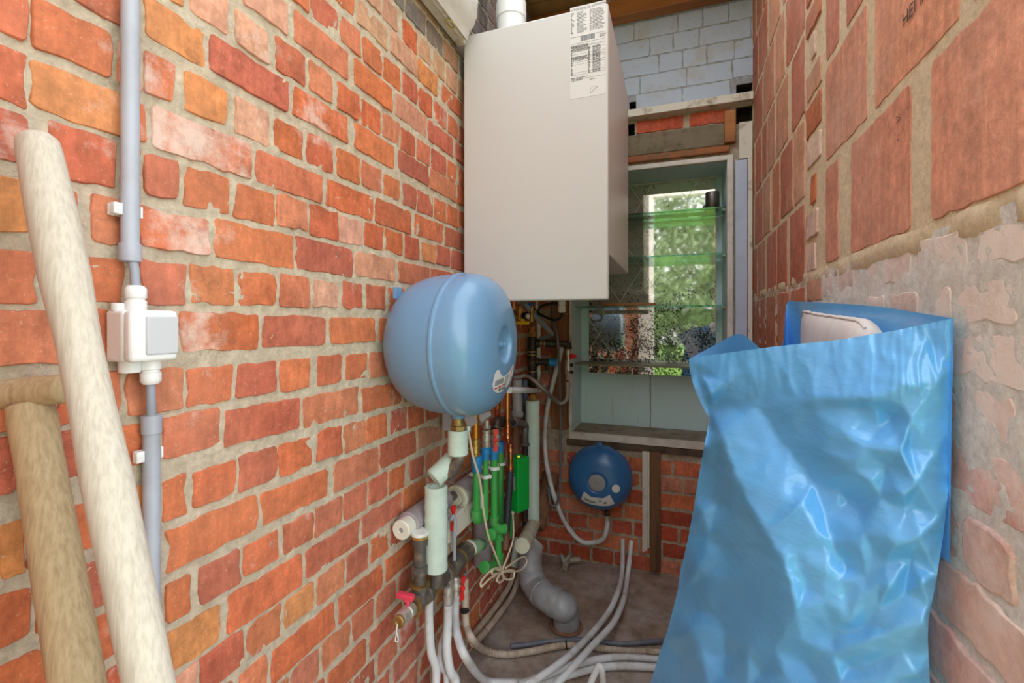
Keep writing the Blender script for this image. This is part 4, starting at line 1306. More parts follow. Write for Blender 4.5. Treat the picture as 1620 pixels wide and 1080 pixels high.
# lower loop of green pipe
lp = thing('water_pipe', 'green plastic pipe loop near the floor between two elbows', 'pipe', PX(790, 898, GX), 'green plastic water pipes')
l0, l1, l2_ = PX(776, 846, GX), PX(788, 850, GX), PX(788.5, 893, GX)
l1 = V(l1.x, l1.y, l0.z - .004); l2_ = V(l1.x, l1.y, l2_.z); l3 = PX(766, 897, GX - .01)
b = MB(); b.cyl(l1 - V(0, 0, .03), l2_ + V(0, 0, .03), .0128, 18); part('pipe', b, m_green, lp)
part('elbow', elbow_tube([l0, l1 + (l0 - l1) * .25, l1 - V(0, 0, .012), l1 - V(0, 0, .045)], .0175, collar=.0025), m_green, lp)
part('elbow', elbow_tube([l2_ + V(0, 0, .04), l2_ + V(0, 0, .01), l2_ + (l3 - l2_) * .3 - V(0, 0, .004), l3], .0175, collar=.0025), m_green, lp)
rp = thing('water_pipe', 'green plastic pipe low behind the black sleeved pipe', 'pipe', PX(810, 850, -.66), 'green plastic water pipes')
b = MB(); b.cyl(PX(809, 800, -.665), PX(809, 848, -.665), .0128, 16); part('pipe', b, m_green, rp)
for u, v, off, lab in ((768.5, 753, GX, 'white pipe clip on the green pipe under the bare nickel valve'), (781.5, 740, GX, 'white pipe clip on the green pipe under the red-handled valve'), (792, 733, -.638, 'white pipe clip on the dark green pipe set furthest back')):
    p = PX(u, v, off); b = MB()
    b.lathe(p + V(0, 0, .006), (0, 0, -1), [(0, .0135), (.001, .0162), (.011, .0162), (.012, .0135)], 18)
    b.box(p + V(-.06 if off == GX else -.05, -.006, -.005), p + V(-.012, .006, .005), .001)
    b.box(p + V(.012, -.006, -.005), p + V(.021, .006, .005), .001)
    solo('pipe_clip', b, m_white, lab, 'clip', 'white pipe clips on the green pipes')

# metal fittings above the blue connectors
om = thing('brass_pipe', 'shiny orange brass tube above the widest blue connector', 'pipe', PX(752.5, 722, GX))
p0, p1, p2 = PX(752.5, 640, GX), PX(752.5, 694, GX), PX(753.5, 720, GX)
b = MB(); b.cyl(p0, V(p0.x, p0.y, p1.z), .0118, 20); part('tube', b, m_orange_pipe, om)
b = MB(); z0_ = p1.z; b.lathe((p0.x, p0.y, z0_ - .0005), (0, 0, -1), [(0, .012), (.002, .014), (.01, .014), (.011, .0115), (.02, .0115), (.021, .0145), (.034, .0145), (.035, .012), (.045, .0125), (.046, .0155), (p1.z - p2.z - .001, .0155)], 12); part('coupling', b, m_brass, om)


def valve(u, v0, v1, off, label, handle=None, nut=True):
    t = thing('ball_valve', label, 'valve', PX(u, v1, off))
    a_, c_ = PX(u, v0, off), PX(u, v1, off); c_ = V(a_.x, a_.y, c_.z); L_ = a_.z - c_.z
    part('body', MB().lathe(a_, (0, 0, -1), [(0, .012), (.002, .0148), (L_ * .16, .0148), (L_ * .18, .012), (L_ * .28, .0125), (L_ * .34, .0155), (L_ * .6, .0155), (L_ * .66, .0125), (L_ * .74, .0125), (L_ * .76, .015), (L_ - .002, .015), (L_, .012)], 10), m_chrome, t)
    if handle:
        mid = V(a_.x, a_.y, a_.z - L_ * .5)
        d_ = Vector(handle)
        b = MB(); b.lathe(mid, d_, [(0.01, .006), (.024, .005)], 10); part('spindle', b, m_brass, t)
        part('handle', butterfly(mid + d_.normalized() * .02, d_, (0, .05, 1), .038), m_red, t, label='red butterfly handle')
    return t


valve(769.5, 680, 707.5, GX, 'nickel ball valve without a visible handle, second green pipe from the vessel')
valve(783.5, 679, 706.5, GX, 'nickel ball valve with red butterfly handle above the middle blue connector', (.45, -1, 0))
valve(797, 683, 697.5, -.64, 'small valve with red butterfly handle set back beside the copper pipe', (.5, -1, 0))
b = MB(); p = PX(770, 679, GX); b.lathe(p + V(0, 0, .002), (0, 0, 1), [(0, .012), (.004, .0145), (.008, .0145), (.009, .009), (.03, .009), (.031, .006)], 16)
solo('compression_nut', b, m_chrome, 'bright nickel nut on top of the bare ball valve', 'nut')

# black iron bridge pipe
bp = thing('iron_bridge_pipe', 'black iron pipe bridging over from the valves and bending down behind the green box', 'pipe', PX(830, 728, -.62))
B0, B1, B2, B3, B4 = PX(784, 680, GX), PX(787, 668, GX), PX(806, 667, -.642), PX(821, 669, -.635), PX(830.5, 686, -.628)
part('elbow', elbow_tube([B0, B0.lerp(B1, .6), B1 + V(.0, .01, .004), B1.lerp(B2, .5)], .0165, collar=.0045), m_iron_dark, bp)
part('pipe', MB().tube([B1.lerp(B2, .4), B2, B3], .0135, 16), m_iron_dark, bp)
part('elbow', elbow_tube([B2.lerp(B3, .4), B3, B3.lerp(B4, .75) + V(0, .02, .022), B4, B4 - V(0, 0, .05)], .0165, collar=.0045), m_iron, bp)
part('pipe', MB().cyl(B4 - V(0, 0, .045), V(B4.x, B4.y, PX(830, 824, -.628).z), .0135), m_iron_dark, bp)

# copper
cp = thing('copper_pipe', 'bright copper pipe with soldered joints, black sleeve on its lower half', 'pipe', PX(806, 860, -.6))
c0, c1, c2 = PX(803, 600, -.588), PX(803, 686, -.588), PX(807.5, 706, -.582)
c1 = V(c0.x, c0.y, c1.z)
part('tube', MB().tube([c0, c1, c2, c2 - V(0, 0, .095)], .0108, 16, smooth=6), m_copper, cp)
b = MB()
for p, d_ in ((c0 + (c1 - c0) * .83, V(0, 0, -1)), (c1 + V(0, 0, .012), V(0, 0, -1)), (c2 + V(0, 0, .012), V(0, 0, -1)), (c2 - V(0, 0, .075), V(0, 0, -1))):
    b.lathe(p, d_, [(0, .011), (.001, .0132), (.004, .0142), (.008, .0132), (.022, .013), (.026, .0142), (.03, .011)], 16)
part('joint', b, m_copper, cp)
k0, k1 = c2 - V(0, 0, .09), PX(799, 868, -.588)
part('black_sleeve', MB().tube([k0, k0.lerp(k1, .5), V(k1.x, k1.y, k1.z)], .0132, 16), mat('black_pipe_sleeve', (44, 46, 52), .55, dirt=(122, 82, 66), dirt_scale=7, dirt_lo=.52, dirt_hi=.64), cp, label='black sleeve')
b = MB(); p = PX(787, 612, -.66); b.cyl(p, V(p.x, p.y, PX(787, 660, -.66).z), .011); b.lathe(p - V(0, 0, .075), (0, 0, -1), [(0, .011), (.001, .0145), (.012, .0145), (.014, .012), (.026, .012), (.027, .0145), (.038, .0145)], 14)
solo('copper_stub', b, m_copper, 'short copper stub with ribbed joint just under the big vessel', 'pipe')

# green electronic box
gb = thing('water_conditioner', 'bright green upright plastic box with yellow light clipped beside the pipes', 'device', PX(820, 812, -.56))
gc0, gc1 = PX(826, 727, -.565), PX(826, 812, -.565)
hx, hy = .031, .034
rot = Matrix.Rotation(R(-24), 3, 'Z')
b = MB(); gz0, gz1 = gc1.z, gc0.z; gcx = gc0 + V(-.029, .036, 0)
b.box((gcx.x - hx, gcx.y - hy, gz0), (gcx.x + hx, gcx.y + hy, gz1), .004, 3, rot); part('case', b, m_green_box, gb)
fc = V(gcx.x, gcx.y, 0) + rot @ V(0, -hy - .0006, 0)
b = MB(); b.box((fc.x - .016, fc.y - .0006, gz0 + .085), (fc.x + .016, fc.y + .0006, gz0 + .14), 0, 1, rot); part('label_plate', b, m_disc, gb, label='grey label plate')
b = MB(); b.lathe((gcx.x + .004, gcx.y - .004, gz1 - .001), (0, 0, 1), [(0, .0055), (.004, .005), (.006, .003)], 12)
m, nt, bs = new_mat('yellow_led'); bs.inputs['Base Color'].default_value = (.8, .8, .02, 1); bs.inputs['Emission Color'].default_value = (.8, .8, .05, 1); bs.inputs['Emission Strength'].default_value = .5
part('led', b, m, gb, label='yellow light')
gl = fc + V(-.004, .02, gz0); b = MB(); b.lathe(gl + V(0, 0, .001), (0, 0, -1), [(0, .008), (.008, .008), (.009, .0065), (.018, .006), (.02, .004)], 12); part('cable_gland', b, m_white, gb, label='white gland')
b = MB()
knot = PX(794, 903, -.575)
b.tube([gl - V(0, 0, .0215), PX(812, 850, -.58), PX(803, 880, -.577), knot], .0034, 10, smooth=8)
g2 = [knot, PX(785, 880, -.575), PX(772, 845, -.57), PX(764, 800, -.565), PX(759, 760, -.56), PX(748, 720, -.55), PX(743, 693, -.548), PX(741, 683, -.548)]
b.tube(g2, .0036, 10, smooth=8)
for lo in ([(800, 898), (828, 880), (833, 890), (822, 902), (796, 904)], [(796, 903), (812, 902), (812, 914), (800, 916), (794, 904)], [(793, 904), (775, 915), (762, 927), (762, 918), (780, 900), (793, 903)], [(794, 904), (786, 916), (790, 921), (796, 916), (794, 905)], [(794, 904), (780, 908), (779, 902), (788, 898), (795, 905)]):
    b.tube([PX(u, v, -.573 + .004 * (i % 3)) for i, (u, v) in enumerate(lo)], .0034, 10, smooth=7)
solo('cream_cable', b, m_cream, 'cream cable hanging from the green box, bundled in a bow', 'cable')
b = MB(); p = PX(741, 680, -.548); b.lathe(p + V(0, 0, .012), (0, 0, -1), [(0, .006), (.014, .006), (.016, .004)], 10)
solo('cable_plug', b, m_white, 'small white plug at the upper end of the cream cable', 'plug')
# paper tags behind the vessel
for pts_, lab in ((((701, 640), (718, 640), (719, 680), (701, 681)), 'grey card tucked against the brick under the big vessel'), (((733, 655), (752, 654), (756, 668), (742, 678)), 'white card hanging under the big vessel beside the cream cable'), (((755, 655), (776, 650), (777, 656), (762, 668)), 'tilted pale card under the far side of the big vessel')):
    offx = -.705 if pts_[0][0] == 701 else -.6
    b = MB(); q = [PX(u, v, offx) for u, v in pts_]; q += [p + V(-.003, 0, 0) for p in q]
    b.add(q, [(0, 1, 2, 3), (7, 6, 5, 4), (0, 4, 5, 1), (1, 5, 6, 2), (2, 6, 7, 3), (3, 7, 4, 0)])
    solo('card', b, mat('card', (196, 190, 190), .7), lab, 'card')

# tall foam sleeve with brass top, foam elbow at the foot
tf = thing('insulated_pipe', 'tall straight pale foam-wrapped pipe beside the green box, brass top', 'pipe', PX(840, 870, -.63))
t0, t1 = PX(842.5, 633, -.628), PX(841, 823, -.628)
T1 = V(t0.x, t0.y, t1.z)
part('foam_sleeve', foam_tube(t0, T1, .0325, sd=21, n=24), m_foam, tf)
b = MB(); b.lathe(t0 - V(0, 0, .01), (0, 0, 1), [(0, .012), (.012, .012), (.013, .015), (.03, .015), (.031, .012), (.04, .012)], 6); part('brass_top', b, m_brass, tf, label='brass')
part('foam_elbow', elbow_tube([T1 + V(0, 0, .002), T1 - V(-.004, 0, .02), PX(838, 840, -.605), PX(832, 853, -.585), PX(826, 863, -.57)], .030, n=6), m_foam_old, tf, label='yellowed foam elbow')
pk = thing('grey_pipe', 'short grey plastic pipe with collar between copper and foam-wrapped pipe', 'pipe', PX(818, 662, -.66))
p = PX(818.5, 600, -.655); p2 = PX(818.5, 652, -.655); p2 = V(p.x, p.y, p2.z)
b = MB(); b.cyl(p, p2, .0215); part('tube', b, m_pvc, pk)
b = MB(); b.lathe(p2 + V(0, 0, .004), (0, 0, -1), [(0, .022), (.001, .0265), (.02, .0265), (.022, .02)], 22); part('collar', b, m_pvc, pk)
b = MB(); p = PX(831, 600, -.69); b.cyl(p, V(p.x, p.y, PX(831, 840, -.69).z), .013)
solo('blue_grey_pipe', b, mat('slate_plastic', (92, 106, 132), .5), 'slim slate blue pipe behind the bent iron pipe', 'pipe')
b = MB(); p = PX(816, 668, -.69); b.cyl(p, V(p.x, p.y, PX(816, 835, -.69).z), .018)
solo('brown_pipe', b, m_rust, 'dull brown pipe behind the copper joints', 'pipe')
b = foam_tube(PX(820, 850, -.69), PX(813, 897, -.69), .020, sd=31)
solo('foam_sleeve', b, m_foam, 'slim pale foam sleeve near the floor beside the grey drain pipe', 'sleeve')
b = foam_tube(PX(764, 820, -.686), PX(764, 892, -.686), .036, sd=33, bore=.3)
solo('grey_foam', b, m_foam_grey, 'dark grey upright foam sleeve behind the green elbows', 'sleeve')

# ---- big grey drain with bends into the floor
dn = thing('drain_pipe', 'thick grey plastic drain pipe bending across the corner into the floor', 'pipe', PF(893, 995))
D = [PX(862, 772, -.60), PX(846, 835, -.645), PX(838, 878, -.655), PX(838, 905, -.645), PX(845, 930, -.61), PX(862, 953, -.55), PX(880, 962, -.49), PX(893, 975, -.45), PX(896, 990, -.437)]
D = [PY(845, 855, 1.985), PY(841, 862, 1.97), PY(838, 884, 1.93), PY(839, 906, 1.90), PY(848, 929, 1.86), PY(863, 944, 1.81), PY(879, 953, 1.80), PY(890, 961, 1.79)]
e_ = PF(896, 990, .0); D += [V(e_.x, e_.y - .01, .075), V(e_.x, e_.y, -.03)]
rd = .053
part('pipe', MB().tube(D, rd, 28, smooth=6), m_pvc, dn)
sp_pts = spline([Vector(p) for p in D], 6)
for i, r_ in ((15, .0555), (20, .055), (26, .0555), (33, .0562)):
    d_ = (sp_pts[i + 1] - sp_pts[i]).normalized()
    part('socket', MB().lathe(sp_pts[i], d_, [(-.001, rd), (0, r_), (.028, r_), (.03, rd + .0005)], 30), m_pvc, dn)
b = MB(); b.lathe((e_.x, e_.y, .0), (0, 0, 1), [(0, .064), (.003, .068), (.007, .064), (.008, .056), (.004, .055)], 32)
solo('rust_collar', b, m_rust, 'brown crumbling collar where the grey drain enters the floor', 'collar')
b = MB(); r0 = [PY(846, 832, 2.12), PY(856, 806, 2.18), PY(866, 775, 2.26), PY(872, 748, 2.31)]
b.tube(r0, .042, 24, smooth=6); d_ = (r0[0] - r0[1]).normalized()
b.lathe(r0[0] + d_ * .0, -d_, [(-.005, .043), (0, .049), (.03, .049), (.032, .043)], 24)
solo('rusty_pipe', b, m_rust, 'rusty brown pipe rising behind the tall foam-wrapped pipe', 'pipe')

# ---- under the boiler, in front of the end wall
ri = thing('iron_riser', 'dark iron pipe column with tees and brass rings under the boiler', 'pipe', PB(842, 625, .19))
o_ = .19
r0, r1 = PB(842, 533, o_), PB(842, 626, o_); r1 = V(r0.x, r0.y, r1.z)
zz = lambda v: PB(842, v, o_).z
b = MB(); b.lathe(r0, (0, 0, -1), [(0, .018), (.003, .024), (r0.z - zz(553), .024), (r0.z - zz(554), .02), (r0.z - zz(568), .02), (r0.z - zz(569), .024), (r0.z - zz(584), .024), (r0.z - zz(585), .02), (r0.z - zz(590), .024), (r0.z - zz(610), .024), (r0.z - zz(611), .016), (r0.z - r1.z, .016)], 22); part('column', b, m_iron_dark, ri)
b = MB()
for v in (555, 560, 586):
    b.lathe((r0.x, r0.y, zz(v)), (0, 0, -1), [(-.001, .019), (0, .0255), (.006, .0255), (.007, .019)], 22)
part('brass_ring', b, m_brass_old, ri, label='brass')
b = MB(); t_ = PB(842, 516, o_); t_ = V(r0.x, r0.y, t_.z)
b.lathe(t_, (0, 0, -1), [(0, .011), (.001, .0155), (.012, .0155), (.013, .012), (.026, .012), (.027, .017), (.045, .017), (t_.z - r0.z - .0005, .014)], 6); part('brass_union', b, m_brass, ri, label='brass')
h0, h1 = PB(846, 543, o_), PB(897, 543.5, o_ - .05)
b = MB(); b.tube([h0, h1], .0145, 16)
b.lathe(h0 + (h1 - h0) * .02, h1 - h0, [(0, .015), (.002, .021), (.02, .021), (.022, .015)], 18); b.lathe(h0 + (h1 - h0) * .3, h1 - h0, [(0, .015), (.002, .02), (.06, .02), (.062, .015)], 18); part('branch', b, m_iron_dark, ri, label='level black branch')
b = MB()
for t in (.16, .26, .66):
    b.lathe(h0 + (h1 - h0) * t, h1 - h0, [(0, .015), (.001, .0215), (.008, .0215), (.009, .015)], 18)
part('branch_ring', b, m_brass_old, ri, label='brass')
l0, l1 = PB(846, 572, o_), PB(868, 573, o_ - .01)
b = MB(); b.tube([l0, l1], .0165, 16); b.lathe(l0 + (l1 - l0) * .1, l1 - l0, [(0, .016), (.002, .021), (.014, .021), (.016, .016)], 18); b.cyl(PB(866, 573, o_ - .01), PB(866, 585, o_ - .01), .011, 14); part('lower_branch', b, m_iron_dark, ri)
b = MB(); d_ = (l1 - l0).normalized(); b.lathe(l1 + d_ * .001, d_, [(0, .017), (.002, .019), (.036, .019), (.039, .0165)], 12); part('blue_cap', b, m_bluecap, ri, label='bright blue plastic cap')
sa = thing('safety_valve', 'small nickel valve group with red cap beside the cabinet frame', 'valve', PB(898, 605, .14))
A0 = PB(899, 545, o_ - .05)
b = elbow_tube([h1 - (h1 - h0).normalized() * .005, A0.lerp(h1, .4) + V(.004, 0, 0), A0 + V(0, 0, -.006), A0 - V(0, 0, .02)], .0155, collar=.004); part('elbow', b, m_iron_dark, sa)
zq = lambda v: PB(899, v, o_ - .05).z
b = MB(); b.lathe((A0.x, A0.y, zq(552)), (0, 0, -1), [(0, .01), (.002, .014), (.03, .014), (.032, .011), (.06, .012), (.062, .016), (zq(552) - zq(585), .016)], 14); b.lathe((A0.x, A0.y, zq(585)), (0, 0, -1), [(0, .016), (.003, .018), (.02, .018), (.022, .012), (.05, .011)], 6); part('body', b, m_chrome, sa)
b = MB()
for v in (577, 588):
    p = V(A0.x, A0.y, zq(v)); b.lathe(p, (1, -.3, 0), [(.01, .009), (.024, .009), (.026, .006)], 12)
part('test_port', b, m_black, sa)
b = MB(); p = V(A0.x, A0.y, zq(563)); b.lathe(p, (1, -.4, 0), [(.012, .006), (.016, .0065), (.017, .013), (.032, .013), (.034, .009), (.046, .006)], 10); part('red_cap', b, m_red, sa, label='red cap')
b = MB(); bh = [PB(815, 597, .33), PB(832, 594, .3), PB(845, 602, .31), PB(862, 618, .28), PB(880, 634, .17), PB(890, 637, .15), PB(897, 628, .14), PB(898, 608, .14)]
b.tube(bh, .0105, 14, smooth=8); d_ = (Vector(bh[1]) - Vector(bh[0])).normalized()
b.lathe(Vector(bh[0]) - d_ * .01, d_, [(0, .01), (.001, .014), (.022, .014), (.023, .012), (.04, .012), (.041, .0105)], 12)
b.lathe(Vector(bh[-1]) + V(0, 0, .012), (0, 0, -1), [(0, .012), (.02, .0125), (.022, .0105)], 12)
solo('braided_hose', b, m_braid, 'steel-braided hose sagging from the big vessel to the red-capped valve', 'hose')
wp = thing('white_pipe', 'thin upright white pipe behind the dark iron column', 'pipe', PB(853, 600, .1))
b = MB(); p = PB(852, 505, .11); b.cyl(p, V(p.x, p.y, PB(852, 598, .11).z), .0105); part('tube', b, m_white, wp)
b = MB(); b.lathe((p.x, p.y, PB(852, 595, .11).z), (0, 0, -1), [(0, .011), (.001, .0135), (.018, .0135), (.02, .009), (.034, .009)], 14); part('tail_nut', b, m_chrome, wp, label='nickel')
b = MB(); b.tube([PX(806, 617, -.555), PX(830, 617, -.552), PY(848, 617.5, 2.10), PY(856, 616, 2.13), PY(860, 609, 2.2)], .0115, 14, smooth=8)
solo('white_hose', b, m_hose, 'white hose running level from behind the big vessel to the end wall', 'hose')
b = MB(); b.tube([PB(828, 479, .42), PB(850, 503, .27), PB(873, 528, .13)], .0135, 16)
b.tube([PB(873, 528, .13), PB(864, 534, .12), PB(854, 536, .12)], .0125, 14)
solo('grey_drain_tube', b, m_cable, 'grey tube slanting down under the boiler edge', 'tube')
b = MB(); b.tube([PB(833, 543, .14), PB(826, 558, .13), PB(821, 590, .12), PB(820, 640, .12)], .012, 14, smooth=5)
solo('grey_drain_tube', b, m_cable, 'grey tube curving down behind the face of the big vessel', 'tube')
b = MB(); p = PB(889, 475, .36); b.lathe((p.x, p.y, PB(889, 475, .36).z), (0, 0, -1), [(0, .017), (.02, .017), (.021, .014), (.026, .014), (.027, .017), (.05, .016), (.055, .011)], 12)
solo('cable_gland', b, m_white, 'white plastic cable gland hanging under the boiler', 'gland')
b = MB(); b.tube([V(p.x, p.y, PB(889, 488, .36).z), PB(888, 501, .36), PB(876, 506, .34), PB(860, 500, .32), PB(851, 494, .31), PB(857, 484, .31), PB(875, 480, .32), PB(884, 480, .33)], .0062, 10, smooth=7)
b.tube([PB(851, 487, .3), PB(838, 492, .3), PB(830, 500, .3)], .006, 10, smooth=5)
solo('black_cable', b, m_black, 'black cable looped under the boiler from the white gland', 'cable')
gv = thing('gas_valve', 'brass valve with yellow handle beside the big vessel under the boiler', 'valve', PB(825, 515, .4))
c_ = PB(822, 500, .42)
b = MB(); b.lathe(c_ + V(-.03, 0, 0), (1, 0, 0), [(0, .014), (.012, .0165), (.02, .0165), (.024, .012), (.05, .012)], 14); b.lathe(c_ + V(0, 0, .045), (0, 0, -1), [(0, .011), (.02, .013), (.04, .013), (.06, .011)], 12); part('body', b, m_brass, gv)
h_ = PB(826, 511, .45); b = MB(); b.box(h_ + V(-.026, -.008, -.006), h_ + V(.034, .008, .008), .003); b.box(h_ + V(-.006, -.006, .006), h_ + V(.014, .006, .02), .003); part('handle', b, m_yellow, gv, label='yellow handle')
b = MB(); kc = PB(833, 500, .44); b.lathe(kc + V(-.014, 0, 0), (1, -.5, 0), [(0, .012), (.004, .0165), (.02, .0165), (.024, .013)], 16)
kn = thing('fill_valve_knob', 'round black knob with white end under the boiler', 'knob', kc - V(0, 0, .016)); part('knob', b, m_black, kn)
b = MB(); b.lathe(kc + V(.0085, -.0105, 0), (1, -.5, 0), [(0, .0125), (.004, .012), (.008, .008), (.009, .003)], 14); part('end_piece', b, m_white, kn, label='white')
bt = thing('blue_tap', 'small brass tap with dark blue handle under the boiler', 'tap', PB(840, 495, .36))
p = PB(841, 490, .36); b = MB(); b.lathe(p + V(0, 0, .02), (0, 0, -1), [(0, .008), (.01, .011), (.03, .011), (.034, .008), (.075, .008)], 12); part('body', b, m_brass, bt)
p = PB(838, 481, .37); b = MB(); b.box(p + V(-.016, -.008, -.008), p + V(.018, .008, .006), .003); part('handle', b, mat('royal_blue_plastic', (36, 96, 190), .4), bt, label='blue handle')
for u, v0_, v1_, off, r_, mm, lab in ((812, 470, 490, .5, .014, m_copper, 'copper stub under the boiler beside the big vessel'), (826, 470, 494, .38, .009, m_brass, 'brass stub under the boiler next to the copper stub'), (849, 470, 489, .34, .006, m_chrome, 'thin nickel stub under the boiler')):
    p = PB(u, v1_, off); b = MB(); b.lathe(V(p.x, p.y, ZS - .001), (0, 0, -1), [(0, r_), (ZS - p.z - .02, r_), (ZS - p.z - .019, r_ * 1.25), (ZS - p.z, r_ * 1.25)], 14)
    solo('pipe_stub', b, mm, lab, 'pipe')

# hose and cable on the end wall
b = MB(); hz = [PB(889, 549, .1), PB(884, 570, .09), PB(875, 605, .085), PB(867, 640, .08), PB(862, 680, .075), PB(863, 720, .11), PB(870, 760, .165), PB(882, 800, .165), PB(898, 833, .11), PB(918, 855, .09), PB(937, 858, .09), PB(954, 852, .09)]
b.tube(hz + [V(px, YB - .09, SZ - .235), V(px, YB - .09, SZ - .207)], .0115, 14, smooth=7)
solo('grey_hose', b, m_hose, 'pale grey hose hanging down the end wall to the small blue vessel', 'hose')
b = MB(); b.tube([PB(872, 480, .16), PB(877, 512, .215), PB(883, 545, .225), PB(886, 620, .115), PB(887, 700, .11), PB(886, 770, .13), PB(880, 798, .22), PB(871, 796, .225), PB(868, 770, .22)], .0062, 10, smooth=7)
solo('dark_grey_cable', b, m_dkgrey, 'dark grey cable hanging down the end wall beside the pale hose', 'cable')

# ---- corroded tap at floor level
tp = thing('floor_tap', 'corroded old tap low on the end wall beside the drain pipe', 'tap', PB(893, 900, .1))
p = PB(896, 892, .1)
mt = mat('limescaled_brass', (168, 160, 140), .7, .2, dirt=(116, 102, 82), dirt_scale=40)
b = MB(); b.tube([p + V(0, .09, .006), p + V(0, .02, .004), p + V(-.004, -.02, -.008)], .015, 14); b.lathe(p + V(-.004, -.02, -.008), (-.1, -.9, -.25), [(0, .014), (.012, .015), (.013, .019), (.03, .019), (.031, .011), (.026, .009)], 16); b.hexnut(p + V(.01, .03, .006), p + V(.06, .05, .01), .016); part('body', b, mt, tp)
b = MB(); b.lathe(p + V(-.03, .0, .045), (.4, .05, -.8), [(0, .009), (.05, .01), (.056, .006)], 12); b.box(p + V(-.03, -.006, .02), p + V(.03, .006, .034), .004, 2, Matrix.Rotation(R(-50), 3, 'Y')); part('handle', b, mat('verdigris', (168, 172, 160), .7, dirt=(100, 96, 80), dirt_scale=30), tp)

# ---- hoses on the floor
FH = .013


def floor_hose(pts_, r, m_, label, seg=14, n=10, name='water_hose', group=None, fr=None):
    b = MB(); b.tube(pts_, fr or r, seg, smooth=n)
    return solo(name, b, m_, label, 'hose', group)


floor_hose([PX(679, 945, -.655), PX(679, 985, -.652), PX(682, 1030, -.645), PX(690, 1075, -.632), V(-.64, 1.07, .06), V(-.63, .98, .014), V(-.61, .8, .013)], .0118, m_hose, 'white hose hanging down the brick from behind the iron manifold')
floor_hose([V(o0.x, o0.y, o0.z - .031), PX(708.5, 985, -.632), PX(707, 1025, -.625), PX(712, 1060, -.612), PX(722, 1090, -.595), V(-.53, 1.06, .03), V(-.47, .96, .014), V(-.43, .82, .013)], .0132, m_hose, 'white hose dropping from the nickel elbow valve')
floor_hose([PX(713, 945, -.682), PX(708, 985, -.675), PX(698, 1020, -.66), PX(697, 1050, -.648), PX(706, 1085, -.63), V(-.595, 1.02, .02), V(-.56, .92, .013), V(-.53, .8, .013)], .0095, m_hose, 'slim white hose crossing behind the nickel valve hose')
ch = [PX(722, 940, -.655), PX(720, 975, -.64), PX(725, 1010, -.6), PX(740, 1045, -.565)]
f2 = [PF(768, 1076, .03), PF(810, 1080, FH), PF(860, 1079, FH), PF(905, 1066, FH + .002), PF(945, 1056, FH), PF(990, 1053, FH), PF(1045, 1056, FH), PF(1130, 1062, FH)]
floor_hose(ch + f2, .0122, m_hose, 'white hose sweeping from the manifold across the floor to the blue sheet, lower of two')
floor_hose([PF(820, 1083, FH + .03), PF(862, 1068, FH + .03), PF(905, 1052, FH + .034), PF(950, 1042, FH + .022), PF(985, 1039, FH + .012), PF(1040, 1043, FH), PF(1120, 1050, FH)], .0115, m_hose, 'white hose on the floor running under the blue sheet, upper of two')
for us, lab, r_, zz_ in ((((985, 852), (985, 880), (983.5, 910), (976, 940), (960, 972), (930, 1008), (890, 1045), (850, 1073), (815, 1092)), 'pale hose rising to the end wall, first of the pair counted from the drain', .0115, 0), (((996, 855), (994, 885), (990.5, 920), (986, 950), (970, 985), (938, 1020), (906, 1055), (880, 1083), (868, 1100)), 'pale hose rising to the end wall, second of the pair counted from the drain', .0115, 1)):
    P = [PB(us[0][0] + 3 * zz_, us[0][1], .012), PB(us[1][0] + 2 * zz_, us[1][1], .05 + .02 * zz_), PY(us[2][0] + zz_, us[2][1], 2.2), PY(us[3][0], us[3][1], 2.0)]
    h0_ = P[-1].z
    for k, (u, v) in enumerate(us[4:]):
        P.append(PF(u, v, (max(.05, h0_ * .45), .058, .08, .08, .07)[k] + .014 * zz_))
    floor_hose(P, r_, m_hose, lab, n=10)
cor = [PX(736, 915, -.66), PX(736, 955, -.652), PX(738, 990, -.64), PX(748, 1012, -.61), PF(768, 1029, .03), PF(800, 1035, .012), PF(840, 1030, .012), PF(870, 1024, .012), PF(894, 1020, .012)]
floor_hose(cor, .012, m_hose_beige, 'ribbed beige conduit curving from the manifold along the floor, dark tie at its end', n=22, name='ribbed_conduit', fr=lambda t: .0118 + .0013 * math.sin(t * 620) * (t > .45))
cor2 = [PF(897, 1020, .012), PF(930, 1022, .012), PF(965, 1027, .012), PF(1000, 1030, .012), PF(1060, 1032, .012)]
floor_hose(cor2, .012, m_hose_beige, 'ribbed beige conduit beyond the crossing pale hoses, entering under the blue sheet', n=40, name='ribbed_conduit', fr=lambda t: .0115 + .0014 * math.sin(t * 420))
b = MB(); p = PF(895.5, 1020, .012); d_ = (PF(900, 1020, .012) - PF(890, 1020, .012)).normalized(); b.lathe(p - d_ * .003, d_, [(0, .012), (.0005, .0142), (.006, .0142), (.0065, .012)], 14)
b.box(p + V(-.001, -.001, .013), p + V(.002, .001, .024), .0004); solo('cable_tie', b, m_black, 'black cable tie around the ribbed conduit on the floor', 'tie')
floor_hose([PF(808, 1022, .009), PF(820, 1021, .009), PF(838, 1019, .009), PF(868, 1014.5, .009), PF(910, 1012, .009), PF(950, 1015, .009), PF(985, 1018, .009), PF(1030, 1015, .009), PF(1090, 1010, .009)], .0088, mat('slate_cable', (104, 108, 122), .55, dirt=(140, 128, 118), dirt_scale=12), 'dark grey cable lying on the floor behind the ribbed conduit', name='floor_cable')
for us, off, lab in ((((814, 898), (806, 925), (785, 958), (760, 990), (742, 1012)), .02, 'dusty beige pipe along the foot of the brick, nearer the wall'), (((822, 905), (812, 938), (790, 970), (766, 1001), (748, 1018)), .046, 'dusty beige pipe along the foot of the brick, further from the wall')):
    floor_hose([PL(u, v, off) for u, v in us], .0115, m_hose_beige, lab, name='beige_pipe')
